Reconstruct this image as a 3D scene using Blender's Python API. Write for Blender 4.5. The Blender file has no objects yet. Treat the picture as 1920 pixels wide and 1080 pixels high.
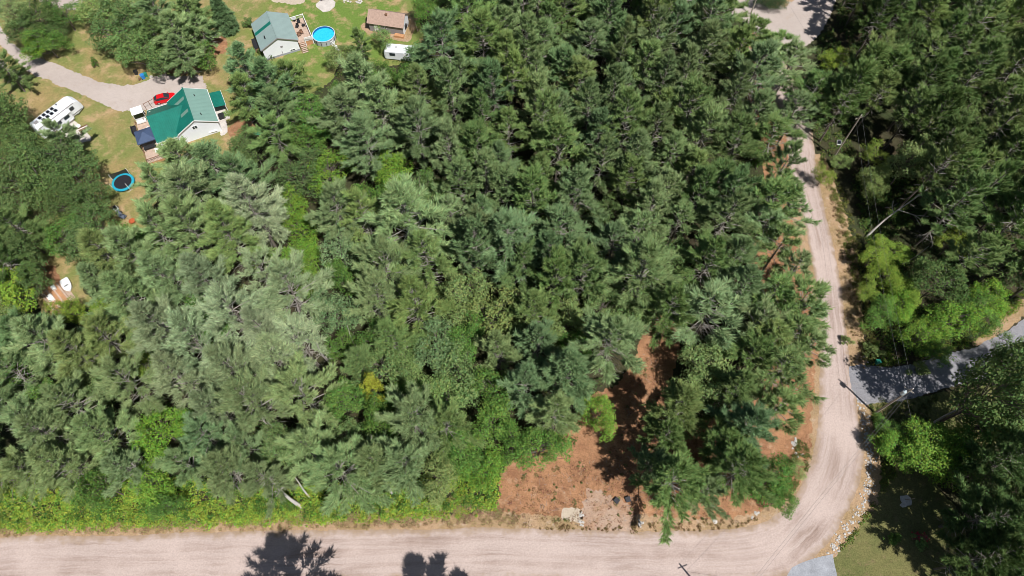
import bpy, math, random
import numpy as np
from mathutils import Vector
from mathutils.geometry import tessellate_polygon

random.seed(7)
RNG = np.random.default_rng(7)
S = bpy.context.scene
COL = S.collection
R = math.radians

# ------------------------------------------------------------------ camera
F, H, NADIR = 1280.0, 106.0, 1211.0
TAU = math.atan((NADIR - 540.0) / F)
cam_d = bpy.data.cameras.new('camera')
cam_d.sensor_width = 36.0
cam_d.lens = 36.0 * F / 1920.0
cam_d.clip_start = 0.5
cam_d.clip_end = 6000.0
cam = bpy.data.objects.new('camera', cam_d)
COL.objects.link(cam)
cam.location = (0, 0, H)
cam.rotation_euler = (TAU, 0, 0)
S.camera = cam

# ------------------------------------------------------------------ light
SUN_EL, SUN_AZ = R(59.0), R(-52.0)          # azimuth measured from +X, counter-clockwise
w = bpy.data.worlds.new('World')
S.world = w
w.use_nodes = True
nt = w.node_tree
nt.nodes.clear()
wo = nt.nodes.new('ShaderNodeOutputWorld')
bg = nt.nodes.new('ShaderNodeBackground')
sky = nt.nodes.new('ShaderNodeTexSky')
sky.sky_type = 'NISHITA'
sky.sun_disc = False
sky.sun_elevation = SUN_EL
sky.sun_rotation = math.pi / 2 - SUN_AZ
sky.air_density = 1.0
bg.inputs['Strength'].default_value = 0.05
nt.links.new(sky.outputs[0], bg.inputs[0])
nt.links.new(bg.outputs[0], wo.inputs[0])
sd = bpy.data.lights.new('sun', 'SUN')
sd.energy = 5.0
sd.angle = R(0.53)
sd.color = (1.0, 0.975, 0.935)
sun = bpy.data.objects.new('sun', sd)
COL.objects.link(sun)
sv = Vector((math.cos(SUN_EL) * math.cos(SUN_AZ), math.cos(SUN_EL) * math.sin(SUN_AZ), math.sin(SUN_EL)))
sun.rotation_euler = sv.to_track_quat('Z', 'Y').to_euler()
sun.location = sv * 300
S.view_settings.view_transform = 'Standard'
S.view_settings.look = 'None'
S.view_settings.exposure = 0.12
S.view_settings.gamma = 1.0
S.view_settings.use_curve_mapping = False
S.cycles.filter_width = .85

# ------------------------------------------------------------------ survey: photo pixel -> place on the ground
CT, ST = math.cos(TAU), math.sin(TAU)


def at(px, py, z=0.0):
    a, b = (px - 960.0) / F, (py - 540.0) / F
    d = np.array([a, ST - b * CT, -CT - b * ST])
    t = (z - H) / d[2]
    return np.array([d[0] * t, d[1] * t, z])


def pix(p):
    v = np.asarray(p, float) - np.array([0, 0, H])
    dd = v[1] * ST - v[2] * CT
    dn = -v[1] * CT - v[2] * ST
    return 960 + F * v[0] / dd, 540 + F * dn / dd


# ------------------------------------------------------------------ materials
def new_mat(name):
    m = bpy.data.materials.new(name)
    m.use_nodes = True
    n = m.node_tree
    b = n.nodes['Principled BSDF']
    return m, n, b


def noise(n, vec, scale, detail=4.0, rough=0.6, dist=0.0):
    t = n.nodes.new('ShaderNodeTexNoise')
    t.inputs['Scale'].default_value = scale
    t.inputs['Detail'].default_value = detail
    t.inputs['Roughness'].default_value = rough
    t.inputs['Distortion'].default_value = dist
    n.links.new(vec, t.inputs['Vector'])
    return t.outputs['Fac']


def ramp(n, fac, a, b, lo=0.0, hi=1.0):
    t = n.nodes.new('ShaderNodeMapRange')
    t.inputs['From Min'].default_value = a
    t.inputs['From Max'].default_value = b
    t.inputs['To Min'].default_value = lo
    t.inputs['To Max'].default_value = hi
    n.links.new(fac, t.inputs['Value'])
    return t.outputs['Result']


def mixc(n, fac, a, b, mode='MIX'):
    t = n.nodes.new('ShaderNodeMix')
    t.data_type = 'RGBA'
    t.blend_type = mode
    t.clamp_factor = True
    if isinstance(fac, (int, float)):
        t.inputs[0].default_value = fac
    else:
        n.links.new(fac, t.inputs[0])
    for k, v in ((6, a), (7, b)):
        if isinstance(v, (tuple, list)):
            t.inputs[k].default_value = (v[0], v[1], v[2], 1)
        else:
            n.links.new(v, t.inputs[k])
    return t.outputs[2]


def math_n(n, op, a, b=0.0):
    t = n.nodes.new('ShaderNodeMath')
    t.operation = op
    for k, v in ((0, a), (1, b)):
        if isinstance(v, (int, float)):
            t.inputs[k].default_value = v
        else:
            n.links.new(v, t.inputs[k])
    return t.outputs[0]


def grey(n, v):
    t = n.nodes.new('ShaderNodeCombineColor')
    for k in range(3):
        n.links.new(v, t.inputs[k])
    return t.outputs[0]


def add_bump(n, b, h, strength=0.4, dist=0.1):
    t = n.nodes.new('ShaderNodeBump')
    t.inputs['Strength'].default_value = strength
    t.inputs['Distance'].default_value = dist
    n.links.new(h, t.inputs['Height'])
    n.links.new(t.outputs[0], b.inputs['Normal'])


def plain(name, col, rough=0.6, metal=0.0, vary=0.12, scale=2.0, spec=0.4, bump=0.0):
    m, n, b = new_mat(name)
    tc = n.nodes.new('ShaderNodeTexCoord').outputs['Object']
    f1 = noise(n, tc, scale, 5)
    f2 = noise(n, tc, scale * 7.3, 3)
    v = math_n(n, 'ADD', ramp(n, f1, .3, .7, 1 - vary, 1 + vary), ramp(n, f2, .3, .7, -vary * .6, vary * .6))
    c = mixc(n, 1.0, tuple(col), grey(n, v), 'MULTIPLY')
    n.links.new(c, b.inputs['Base Color'])
    b.inputs['Roughness'].default_value = rough
    b.inputs['Metallic'].default_value = metal
    b.inputs['Specular IOR Level'].default_value = spec
    if bump:
        add_bump(n, b, f2, bump, .05)
    return m


def earth(name, c1, c2, c3, big=.06, mid=.5, fine=5.0, cut=(.42, .62), cut3=(.55, .75), contrast=.22, bump=.5, green=None):
    m, n, b = new_mat(name)
    tc = n.nodes.new('ShaderNodeTexCoord').outputs['Object']
    fb = noise(n, tc, big, 6, .65, .4)
    fm = noise(n, tc, mid, 6, .65)
    ff = noise(n, tc, fine, 4, .7)
    fv = noise(n, tc, 1.7, 5, .7)
    c = mixc(n, ramp(n, fb, *cut), c1, c2)
    if green:
        # the well-watered lawn round one spot stays green
        vd = n.nodes.new('ShaderNodeVectorMath')
        vd.operation = 'DISTANCE'
        n.links.new(tc, vd.inputs[0])
        vd.inputs[1].default_value = (green[0], green[1], 0)
        k = math_n(n, 'ADD', vd.outputs['Value'], ramp(n, fm, .3, .7, -7, 7))
        k = math_n(n, 'ADD', k, ramp(n, fb, .3, .7, -7, 7))
        c = mixc(n, ramp(n, k, green[2] + 7, green[2] - 7), c, green[3])
    c = mixc(n, ramp(n, fm, *cut3), c, c3)
    v = math_n(n, 'ADD', ramp(n, ff, .3, .7, 1 - contrast, 1 + contrast), ramp(n, fv, .3, .7, -contrast * .6, contrast * .6))
    c = mixc(n, 1.0, c, grey(n, v), 'MULTIPLY')
    n.links.new(c, b.inputs['Base Color'])
    b.inputs['Roughness'].default_value = .95
    b.inputs['Specular IOR Level'].default_value = .1
    add_bump(n, b, math_n(n, 'ADD', ff, math_n(n, 'MULTIPLY', fv, 2.0)), bump, .12)
    return m


def road_mat(name, base, track, edge, dark=.16):
    """gravel with wheel tracks; UV: u across 0..1, v along in metres"""
    m, n, b = new_mat(name)
    tcn = n.nodes.new('ShaderNodeTexCoord')
    uv, ob = tcn.outputs['UV'], tcn.outputs['Object']
    mp = n.nodes.new('ShaderNodeMapping')
    mp.inputs['Scale'].default_value = (7.0, .045, 1)
    n.links.new(uv, mp.inputs['Vector'])
    st = noise(n, mp.outputs[0], 1.0, 6, .7, .6)
    mp2 = n.nodes.new('ShaderNodeMapping')
    mp2.inputs['Scale'].default_value = (24.0, .05, 1)
    n.links.new(uv, mp2.inputs['Vector'])
    st2 = noise(n, mp2.outputs[0], 1.0, 4, .7, .3)
    big = noise(n, ob, .09, 5, .6)
    fine = noise(n, ob, 4.0, 5, .75)
    c = mixc(n, ramp(n, st, .44, .70), base, track)
    c = mixc(n, ramp(n, st2, .54, .8, 0, .4), c, tuple(x * .78 for x in track))
    c = mixc(n, ramp(n, big, .42, .62, 0, .9), c, tuple(x * 1.12 for x in base))
    sep = n.nodes.new('ShaderNodeSeparateXYZ')
    n.links.new(uv, sep.inputs[0])
    e = math_n(n, 'ABSOLUTE', math_n(n, 'SUBTRACT', sep.outputs[0], .5))
    e = math_n(n, 'ADD', e, ramp(n, noise(n, ob, .5, 6, .75), .3, .7, -.11, .11))
    c = mixc(n, ramp(n, e, .36, .5), c, edge)
    v = math_n(n, 'ADD', ramp(n, fine, .3, .7, 1 - dark, 1 + dark), ramp(n, noise(n, ob, 14, 3, .8), .3, .7, -.1, .1))
    c = mixc(n, 1.0, c, grey(n, v), 'MULTIPLY')
    n.links.new(c, b.inputs['Base Color'])
    b.inputs['Roughness'].default_value = .95
    b.inputs['Specular IOR Level'].default_value = .1
    add_bump(n, b, math_n(n, 'ADD', fine, st), .35, .08)
    return m


def leaf_mat(name, trans=.25, rough=.55, hue=.045, val=.34, spec=.25):
    """foliage: the colour sits on the object (obj.color), each leaf varies about it"""
    m, n, b = new_mat(name)
    oi = n.nodes.new('ShaderNodeObjectInfo')
    ge = n.nodes.new('ShaderNodeNewGeometry')
    hs = n.nodes.new('ShaderNodeHueSaturation')
    n.links.new(oi.outputs['Color'], hs.inputs['Color'])
    rnd = ge.outputs['Random Per Island']
    n.links.new(ramp(n, rnd, 0, 1, .5 - hue, .5 + hue), hs.inputs['Hue'])
    wn = n.nodes.new('ShaderNodeTexWhiteNoise')
    wn.noise_dimensions = '1D'
    n.links.new(math_n(n, 'MULTIPLY', rnd, 917.0), wn.inputs['W'])
    n.links.new(ramp(n, wn.outputs['Value'], 0, 1, 1 - val, 1 + val), hs.inputs['Value'])
    n.links.new(hs.outputs[0], b.inputs['Base Color'])
    b.inputs['Roughness'].default_value = rough
    b.inputs['Specular IOR Level'].default_value = spec
    tr = n.nodes.new('ShaderNodeBsdfTranslucent')
    n.links.new(mixc(n, 1.0, hs.outputs[0], (1.0, 1.15, .7), 'MULTIPLY'), tr.inputs[0])
    mx = n.nodes.new('ShaderNodeMixShader')
    mx.inputs[0].default_value = trans
    n.links.new(b.outputs[0], mx.inputs[1])
    n.links.new(tr.outputs[0], mx.inputs[2])
    n.links.new(mx.outputs[0], n.nodes['Material Output'].inputs['Surface'])
    return m


M = {}
M['needle'] = leaf_mat('pine needles', .07, .6, .03, .42, .12)
M['leaf'] = leaf_mat('broad leaves', .2, .55, .035, .4, .16)
M['weed'] = leaf_mat('weeds', .30, .6, .06, .4, .2)
M['bark'] = plain('bark', (.15, .125, .105), .9, vary=.35, scale=3)
M['deadwood'] = plain('weathered wood', (.42, .39, .36), .85, vary=.25, scale=4)
M['twig'] = plain('grey twigs', (.33, .30, .27), .9, vary=.3, scale=4)
M['entry'] = earth('packed entrance dirt', (.42, .30, .225), (.36, .22, .14), (.34, .26, .21), big=.3, mid=1.0, contrast=.2)
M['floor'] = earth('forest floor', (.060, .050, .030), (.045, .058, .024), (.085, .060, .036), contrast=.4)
M['lawn'] = earth('dry lawn', (.315, .235, .105), (.185, .21, .065), (.42, .29, .16), big=.13, mid=.3, cut=(.38, .56), cut3=(.50, .66), contrast=.22,
                  green=(-38, 121, 15, (.14, .215, .045)))
M['lawn2'] = earth('olive lawn', (.105, .125, .042), (.165, .155, .062), (.22, .165, .09), mid=.8, cut=(.38, .58), contrast=.3)
M['dirt'] = earth('orange dirt', (.38, .202, .108), (.27, .138, .076), (.46, .30, .185), big=.2, mid=.7, cut=(.40, .60), contrast=.32)
M['verge'] = earth('sandy verge', (.40, .27, .165), (.30, .21, .11), (.46, .36, .27), big=.2, mid=.9, contrast=.25)
M['sand'] = earth('pale sand', (.52, .44, .34), (.46, .38, .30), (.40, .33, .26), mid=.9, contrast=.12)
M['drive'] = earth('driveway gravel', (.48, .41, .375), (.43, .365, .33), (.41, .335, .285), mid=.4, contrast=.09, bump=.25)
M['greygravel'] = earth('grey gravel', (.27, .265, .285), (.24, .235, .25), (.31, .295, .29), mid=1.2, contrast=.25)
M['pad'] = plain('concrete pad', (.31, .32, .35), .9, vary=.22, scale=.7)
M['concrete'] = plain('pale concrete', (.55, .50, .46), .9, vary=.12, scale=.9)
M['road'] = road_mat('road gravel', (.455, .365, .330), (.275, .195, .16), (.33, .24, .17))
M['rock'] = plain('pale rock', (.48, .45, .42), .9, vary=.25, scale=3, bump=.4)
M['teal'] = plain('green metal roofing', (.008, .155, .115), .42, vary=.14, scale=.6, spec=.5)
M['tealsheen'] = plain('green roofing with painted sheen', (.20, .335, .29), .6, vary=.05, scale=.5, spec=.3)  # same roofing as teal, with the sunlit sheen painted into a paler colour
M['greyfade'] = plain('grey green roofing', (.26, .345, .33), .6, vary=.06, scale=.5, spec=.3)
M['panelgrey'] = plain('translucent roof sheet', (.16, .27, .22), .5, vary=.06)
M['white'] = plain('white siding', (.78, .80, .84), .6, vary=.03, scale=.8)
M['trim'] = plain('white trim', (.78, .78, .77), .5, vary=.04)
M['dark'] = plain('dark trim', (.025, .025, .028), .6, vary=.2)
M['glass'] = plain('window glass', (.03, .04, .05), .08, vary=.05, spec=.6)
M['greysiding'] = plain('grey siding', (.27, .255, .26), .7, vary=.06)
M['shingle'] = plain('pinkish brown shingles', (.40, .28, .225), .9, vary=.16, scale=3, spec=.2)
M['wood'] = plain('weathered decking', (.50, .37, .29), .85, vary=.16, scale=1.5)
M['newwood'] = plain('orange boards', (.50, .26, .13), .8, vary=.2, scale=2)
M['brownwood'] = plain('brown boards', (.22, .12, .075), .8, vary=.25, scale=2)
M['navy'] = plain('navy canopy', (.055, .085, .16), .75, vary=.08)
M['poolblue'] = plain('pool liner', (.008, .13, .36), .5, vary=.06)
M['poolwall'] = plain('pool wall', (.42, .44, .47), .5, vary=.08)
M['red'] = plain('red paint', (.60, .008, .014), .25, vary=.03, spec=.6)
M['tyre'] = plain('rubber', (.02, .02, .02), .85)
M['rim'] = plain('alloy', (.55, .55, .56), .35, metal=.7)
M['solar'] = plain('solar cell', (.012, .014, .02), .7, vary=.1, spec=.05)
M['blueplastic'] = plain('blue plastic', (.03, .20, .55), .5)
M['greenplastic'] = plain('green plastic', (.02, .22, .15), .5)
M['cyan'] = plain('turquoise pad', (.02, .33, .46), .55, vary=.08)
M['blackmat'] = plain('black mat', (.018, .018, .024), .7)
M['net'] = plain('dark net', (.05, .05, .035), .9)
M['steel'] = plain('galvanised tube', (.60, .60, .60), .4, metal=.4)
M['polewood'] = plain('pole wood', (.34, .30, .25), .85, vary=.2, scale=2)
M['bluegrey'] = plain('transformer paint', (.50, .58, .62), .5)
M['wire'] = plain('wire', (.20, .20, .20), .5)
M['cart'] = plain('grey blue plastic', (.20, .23, .30), .6, vary=.2)
M['orange'] = plain('rust orange', (.42, .10, .035), .8)
M['ash'] = plain('ash', (.62, .56, .52), .95, vary=.2, scale=3)
M['redflower'] = plain('red petals', (.45, .03, .06), .7, vary=.3, scale=6)
M['tarp'] = plain('white tarpaulin', (.80, .80, .82), .5, vary=.05)

m, n_, b_ = new_mat('pool water')
b_.inputs['Base Color'].default_value = (.02, .42, .78, 1)
b_.inputs['Roughness'].default_value = .06
tc_ = n_.nodes.new('ShaderNodeTexCoord').outputs['Object']
nn_ = noise(n_, tc_, 3.0, 3)
n_.links.new(mixc(n_, ramp(n_, nn_, .35, .65), (.02, .47, .70), (.04, .56, .78)), b_.inputs['Base Color'])
add_bump(n_, b_, nn_, .15, .05)
M['water'] = m


def seam_bump(mat, scale, axis=0):
    """fine standing seams on the metal sheets"""
    n = mat.node_tree
    b = n.nodes['Principled BSDF']
    wv = n.nodes.new('ShaderNodeTexWave')
    wv.wave_type = 'BANDS'
    wv.bands_direction = 'XYZ'[axis]
    wv.inputs['Scale'].default_value = scale
    uv = n.nodes.new('ShaderNodeTexCoord').outputs['UV']
    n.links.new(uv, wv.inputs['Vector'])
    add_bump(n, b, ramp(n, wv.outputs['Fac'], .8, 1.0), .6, .03)


for k in ('teal', 'tealsheen', 'greyfade'):
    seam_bump(M[k], .8)


# ------------------------------------------------------------------ mesh helpers
def fast_mesh(name, v, f):
    v = np.ascontiguousarray(v, dtype=np.float32)
    f = np.ascontiguousarray(f, dtype=np.int32)
    me = bpy.data.meshes.new(name)
    k = f.shape[1]
    me.vertices.add(len(v))
    me.vertices.foreach_set('co', v.ravel())
    me.loops.add(f.size)
    me.loops.foreach_set('vertex_index', f.ravel())
    me.polygons.add(len(f))
    me.polygons.foreach_set('loop_start', np.arange(0, f.size, k, dtype=np.int32))
    me.update(calc_edges=True)
    return me


class MB:
    def __init__(s):
        s.v, s.f, s.uv = [], [], {}

    def add(s, vs, fs):
        o = len(s.v)
        s.v += [tuple(float(c) for c in p) for p in vs]
        s.f += [tuple(o + i for i in f) for f in fs]
        return s

    def box(s, x0, x1, y0, y1, z0, z1):
        return s.add([(x0, y0, z0), (x1, y0, z0), (x1, y1, z0), (x0, y1, z0), (x0, y0, z1), (x1, y0, z1), (x1, y1, z1), (x0, y1, z1)],
                     [(0, 3, 2, 1), (4, 5, 6, 7), (0, 1, 5, 4), (1, 2, 6, 5), (2, 3, 7, 6), (3, 0, 4, 7)])

    def slab(s, quad, t):
        """a sheet of thickness t whose top face is quad (counter-clockwise from above)"""
        q = [Vector(p) for p in quad]
        nrm = (q[1] - q[0]).cross(q[-1] - q[0]).normalized()
        lo = [p - nrm * t for p in q]
        k = len(q)
        return s.add([*q, *lo], [tuple(range(k)), tuple(range(2 * k - 1, k - 1, -1))] + [(i, k + i, k + (i + 1) % k, (i + 1) % k) for i in range(k)])

    def prism(s, poly, z0, z1):
        k = len(poly)
        return s.add([(p[0], p[1], z0) for p in poly] + [(p[0], p[1], z1) for p in poly],
                     [tuple(range(k - 1, -1, -1)), tuple(range(k, 2 * k))] + [(i, (i + 1) % k, k + (i + 1) % k, k + i) for i in range(k)])

    def tube(s, pts, r, n=6, cap=True):
        pts = [Vector(p) for p in pts]
        rs = r if isinstance(r, (list, tuple)) else [r] * len(pts)
        rings = []
        for i, p in enumerate(pts):
            d = (pts[min(i + 1, len(pts) - 1)] - pts[max(i - 1, 0)]).normalized()
            a = d.cross(Vector((0, 0, 1)) if abs(d.z) < .9 else Vector((1, 0, 0))).normalized()
            b = d.cross(a)
            rings.append([p + (a * math.cos(t) + b * math.sin(t)) * rs[i] for t in [2 * math.pi * k / n for k in range(n)]])
        vs = [q for rg in rings for q in rg]
        fs = [(i * n + k, i * n + (k + 1) % n, (i + 1) * n + (k + 1) % n, (i + 1) * n + k) for i in range(len(pts) - 1) for k in range(n)]
        if cap:
            fs += [tuple(range(n - 1, -1, -1)), tuple(range((len(pts) - 1) * n, len(pts) * n))]
        return s.add(vs, fs)

    def build(s, name, mat, parent=None, label=None, smooth=False, uvplane=None):
        me = bpy.data.meshes.new(name)
        me.from_pydata(s.v, [], s.f)
        if uvplane is not None:
            ul = me.uv_layers.new(name='UVMap')
            e = Vector(uvplane).normalized()
            for lp in me.loops:
                c = me.vertices[lp.vertex_index].co
                ul.data[lp.index].uv = (c.dot(e), 0)
        me.materials.append(mat)
        me.update()
        if smooth:
            me.shade_smooth()
        o = bpy.data.objects.new(name, me)
        COL.objects.link(o)
        if parent:
            o.parent = parent
        if label:
            o['label'] = label
        return o


def tag(o, label=None, cat=None, group=None, kind=None):
    if label: o['label'] = label
    if cat: o['category'] = cat
    if group: o['group'] = group
    if kind: o['kind'] = kind
    return o


def thing(name, label, cat, loc, rz=0.0, group=None):
    o = bpy.data.objects.new(name, None)
    COL.objects.link(o)
    o.location = tuple(float(c) for c in loc)
    o.rotation_euler = (0, 0, rz)
    return tag(o, label, cat, group)


def copy_tree(o, parent=None):
    c = o.copy()
    COL.objects.link(c)
    c.parent = parent
    for ch in list(o.children):
        copy_tree(ch, c)
    return c


def V3(p):
    return Vector([float(c) for c in p])


# ------------------------------------------------------------------ ground sheets
def smooth_closed(pts, step=.6):
    p = np.array(pts, float)
    n = len(p)
    out = []
    for i in range(n):
        p0, p1, p2, p3 = p[i - 1], p[i], p[(i + 1) % n], p[(i + 2) % n]
        k = max(2, int(np.linalg.norm(p2 - p1) / step))
        for t in np.arange(k) / k:
            out.append(.5 * (2 * p1 + (p2 - p0) * t + (2 * p0 - 5 * p1 + 4 * p2 - p3) * t * t + (3 * p1 - p0 - 3 * p2 + p3) * t ** 3))
    return np.array(out)


def wobble(n, amp, rng, closed=True):
    """1-D noise at several lengths along an outline"""
    out = np.zeros(n)
    for k, a in ((max(4, n // 24), 1.0), (max(6, n // 9), .6), (max(8, n // 3), .6), (n, .5)):
        r = rng.normal(size=k + 1)
        if closed: r[-1] = r[0]
        out += a * np.interp(np.arange(n) / n * k, np.arange(k + 1), r)
    return out * amp * .5


def sheet(name, px, z, mat, amp=.3, straight=False, rng=RNG, step=.3, world=False):
    pts = np.array([(p if world else at(*p)[:2]) for p in px], float)
    if straight:
        o = pts
    else:
        o = smooth_closed(pts, step)
        d = np.roll(o, -1, 0) - np.roll(o, 1, 0)
        nn = np.stack([d[:, 1], -d[:, 0]], 1) / (np.linalg.norm(d, axis=1, keepdims=True) + 1e-9)
        o = o + nn * wobble(len(o), amp, rng)[:, None]
    tri = tessellate_polygon([[Vector((a, b, 0)) for a, b in o]])
    v = np.c_[o, np.full(len(o), z)]
    tri = np.array(tri)
    a, b, c = v[tri[:, 0]], v[tri[:, 1]], v[tri[:, 2]]
    flip = ((b - a)[:, 0] * (c - a)[:, 1] - (b - a)[:, 1] * (c - a)[:, 0]) < 0
    tri[flip] = tri[flip][:, ::-1]
    me = fast_mesh(name, v, tri)
    me.materials.append(mat)
    ob = bpy.data.objects.new(name, me)
    COL.objects.link(ob)
    tag(ob, kind='structure')
    return ob


def strip(name, left, right, z, mat, amp=.25, cols=12, rng=RNG):
    """a road between two edges given as photo pixels"""
    def line(px):
        p = np.array([at(*q)[:2] for q in px])
        o = []
        for i in range(len(p) - 1):
            p0, p1, p2, p3 = p[max(i - 1, 0)], p[i], p[i + 1], p[min(i + 2, len(p) - 1)]
            k = max(2, int(np.linalg.norm(p2 - p1) / .5))
            for t in np.arange(k) / k:
                o.append(.5 * (2 * p1 + (p2 - p0) * t + (2 * p0 - 5 * p1 + 4 * p2 - p3) * t * t + (3 * p1 - p0 - 3 * p2 + p3) * t ** 3))
        o.append(p[-1])
        o = np.array(o)
        s = np.r_[0, np.cumsum(np.linalg.norm(np.diff(o, axis=0), axis=1))]
        return o, s
    L, sl = line(left)
    Rr, sr = line(right)
    n = int(max(sl[-1], sr[-1]) / .45)
    # sample both edges by their own control parameter so that bends stay paired
    tl = np.linspace(0, 1, n)
    Li = np.c_[np.interp(tl * sl[-1], sl, L[:, 0]), np.interp(tl * sl[-1], sl, L[:, 1])]
    Ri = np.c_[np.interp(tl * sr[-1], sr, Rr[:, 0]), np.interp(tl * sr[-1], sr, Rr[:, 1])]
    ax = Ri - Li
    ax /= np.linalg.norm(ax, axis=1, keepdims=True)
    Li = Li - ax * wobble(n, amp, rng, False)[:, None]
    Ri = Ri + ax * wobble(n, amp, rng, False)[:, None]
    u = np.linspace(0, 1, cols)
    P = Li[:, None, :] * (1 - u)[None, :, None] + Ri[:, None, :] * u[None, :, None]
    v = np.c_[P.reshape(-1, 2), np.full(n * cols, z)]
    i, j = np.meshgrid(np.arange(n - 1), np.arange(cols - 1), indexing='ij')
    a = (i * cols + j).ravel()
    f = np.c_[a, a + 1, a + cols + 1, a + cols]
    q = v[f[0]]
    if np.cross(q[1] - q[0], q[3] - q[0])[2] < 0: f = f[:, ::-1]
    me = fast_mesh(name, v, f)
    ul = me.uv_layers.new(name='UVMap')
    mid = (Li + Ri) / 2
    s = np.r_[0, np.cumsum(np.linalg.norm(np.diff(mid, axis=0), axis=1))]
    uvv = np.stack([np.tile(u, n), np.repeat(s, cols)], 1)
    ul.data.foreach_set('uv', uvv[f.ravel()].astype(np.float32).ravel())
    me.materials.append(mat)
    ob = bpy.data.objects.new(name, me)
    COL.objects.link(ob)
    return tag(ob, kind='structure')


g = MB()
g.add([(-900, -700, 0), (900, -700, 0), (900, 1100, 0), (-900, 1100, 0)], [(0, 1, 2, 3)])
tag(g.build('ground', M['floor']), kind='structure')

LAWN = [(-60, -60), (790, -60), (785, 40), (800, 100), (720, 120), (640, 110), (620, 150), (560, 180), (470, 190), (450, 260), (470, 280), (400, 300),
        (310, 330), (290, 390), (270, 430), (200, 460), (150, 520), (165, 570), (90, 590), (50, 530), (70, 460), (40, 420), (-60, 420)]
sheet('lawn', LAWN, .006, M['lawn'], .6)
sheet('dirt_patch', [(328, 118), (372, 112), (380, 128), (345, 140), (315, 132)], .010, M['dirt'], .4)
sheet('dirt_patch', [(395, 75), (420, 70), (425, 95), (405, 105), (392, 98)], .010, M['dirt'], .5)
sheet('dirt_patch', [(430, 235), (462, 222), (478, 240), (455, 252), (432, 254)], .010, M['dirt'], .5)
sheet('dirt_patch', [(85, 490), (108, 505), (130, 545), (122, 568), (100, 560), (80, 520)], .010, M['dirt'], .5)
sheet('driveway', [(-60, 20), (-10, 40), (12, 66), (45, 98), (90, 112), (135, 132), (190, 154), (235, 159), (262, 157), (285, 149), (305, 140), (335, 142), (372, 138),
                   (384, 150), (388, 166), (350, 180), (320, 196), (285, 205), (245, 208), (222, 208), (195, 196), (160, 182), (120, 166), (85, 150), (55, 135), (30, 115), (0, 85), (-60, 60)], .014, M['drive'], .35)
sheet('gravel_patch', [(60, -30), (160, -30), (152, 6), (140, 17), (110, 12), (85, 8)], .014, M['drive'], .35)
sheet('gravel_patch', [(505, -20), (575, -20), (572, 3), (552, 9), (525, 7), (508, 2)], .014, M['sand'], .4)
sheet('clearing', [(930, 930), (950, 872), (1030, 835), (1060, 800), (1110, 745), (1160, 715), (1190, 650), (1195, 590), (1260, 590), (1275, 650), (1250, 740), (1250, 800),
                   (1350, 780), (1430, 720), (1430, 600), (1405, 520), (1400, 440), (1440, 420), (1400, 180), (1370, 120), (1420, 60), (1500, 280), (1560, 560), (1560, 700), (1545, 860), (1500, 945),
                   (1430, 985), (1200, 997), (935, 997)], .006, M['dirt'], .5)
sheet('sand_patch', [(1056, 958), (1080, 955), (1092, 975), (1085, 984), (1055, 976)], .012, M['sand'], .3)
sheet('dirt_track', [(1105, 925), (1150, 930), (1185, 950), (1180, 1010), (1110, 1010), (1100, 960)], .012, M['entry'], .8)
sheet('verge', [(-40, 985), (300, 978), (600, 968), (940, 962), (1200, 970), (1400, 966), (1480, 925), (1515, 860), (1528, 780), (1530, 640), (1520, 560), (1490, 430), (1480, 320),
                (1540, 290), (1575, 380), (1605, 480), (1615, 560), (1622, 680), (1630, 760), (1655, 860), (1645, 930), (1610, 1000), (1560, 1050), (1470, 1140), (-40, 1140)], .010, M['verge'], .5)
sheet('gravel_patch', [(1370, -60), (1580, -60), (1566, 0), (1550, 40), (1515, 82), (1470, 95), (1425, 65), (1378, 30), (1360, 0)], .014, M['drive'], .5)
strip('gravel_road', [(-60, 1012), (0, 1009), (300, 1000), (600, 994), (950, 989), (1200, 996), (1380, 990), (1450, 965), (1495, 925), (1520, 860), (1532, 800), (1537, 700), (1537, 610), (1530, 540),
                      (1518, 460), (1497, 380), (1478, 320), (1470, 250), (1440, 160), (1400, 90)],
      [(-60, 1110), (0, 1104), (300, 1096), (600, 1092), (950, 1090), (1200, 1096), (1450, 1090), (1540, 1030), (1590, 960), (1612, 900), (1616, 830), (1606, 760), (1596, 690), (1584, 600), (1576, 540),
       (1562, 460), (1546, 380), (1530, 310), (1522, 250), (1495, 160), (1460, 100)], .018, M['road'], .22, 16)
sheet('side_driveway', [(1592, 690), (1640, 688), (1700, 686), (1750, 672), (1815, 655), (1860, 632), (1930, 585), (2000, 545), (2000, 640), (1930, 690), (1860, 708), (1800, 722), (1720, 744), (1650, 757), (1606, 752)],
      .022, M['greygravel'], .3)
sheet('dirt_patch', [(1990, 500), (1930, 552), (1880, 595), (1840, 628), (1826, 646), (1862, 632), (1930, 588), (2000, 548)], .016, M['verge'], .4)
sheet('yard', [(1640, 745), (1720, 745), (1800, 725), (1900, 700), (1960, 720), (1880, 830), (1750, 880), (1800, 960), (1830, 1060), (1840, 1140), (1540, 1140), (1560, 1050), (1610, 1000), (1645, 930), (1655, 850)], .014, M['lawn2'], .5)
sheet('concrete_pad', [(1470, 1140), (1476, 1078), (1500, 1056), (1553, 1041), (1563, 1049), (1568, 1140)], .026, M['pad'], .05, step=1)
sheet('flagstone_path', [(419, 196), (424, 215), (426, 232), (428, 246), (421, 253), (412, 252), (405, 215), (402, 200)], .016, M['concrete'], .25)
oc = sheet('concrete_pad', [(592, 8), (601, 0), (622, -2), (629, 4), (628, 12), (618, 21), (606, 23), (593, 13)], .02, M['concrete'], 0, straight=True)
sheet('flower_bed', [(1413, -14), (1436, 10), (1460, 16), (1486, 3), (1498, -20), (1450, -50)], .02, M['verge'], .3)
sheet('ash_patch', [(1688, 930), (1700, 930), (1705, 940), (1698, 950), (1688, 946)], .02, M['ash'], .35)


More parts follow.
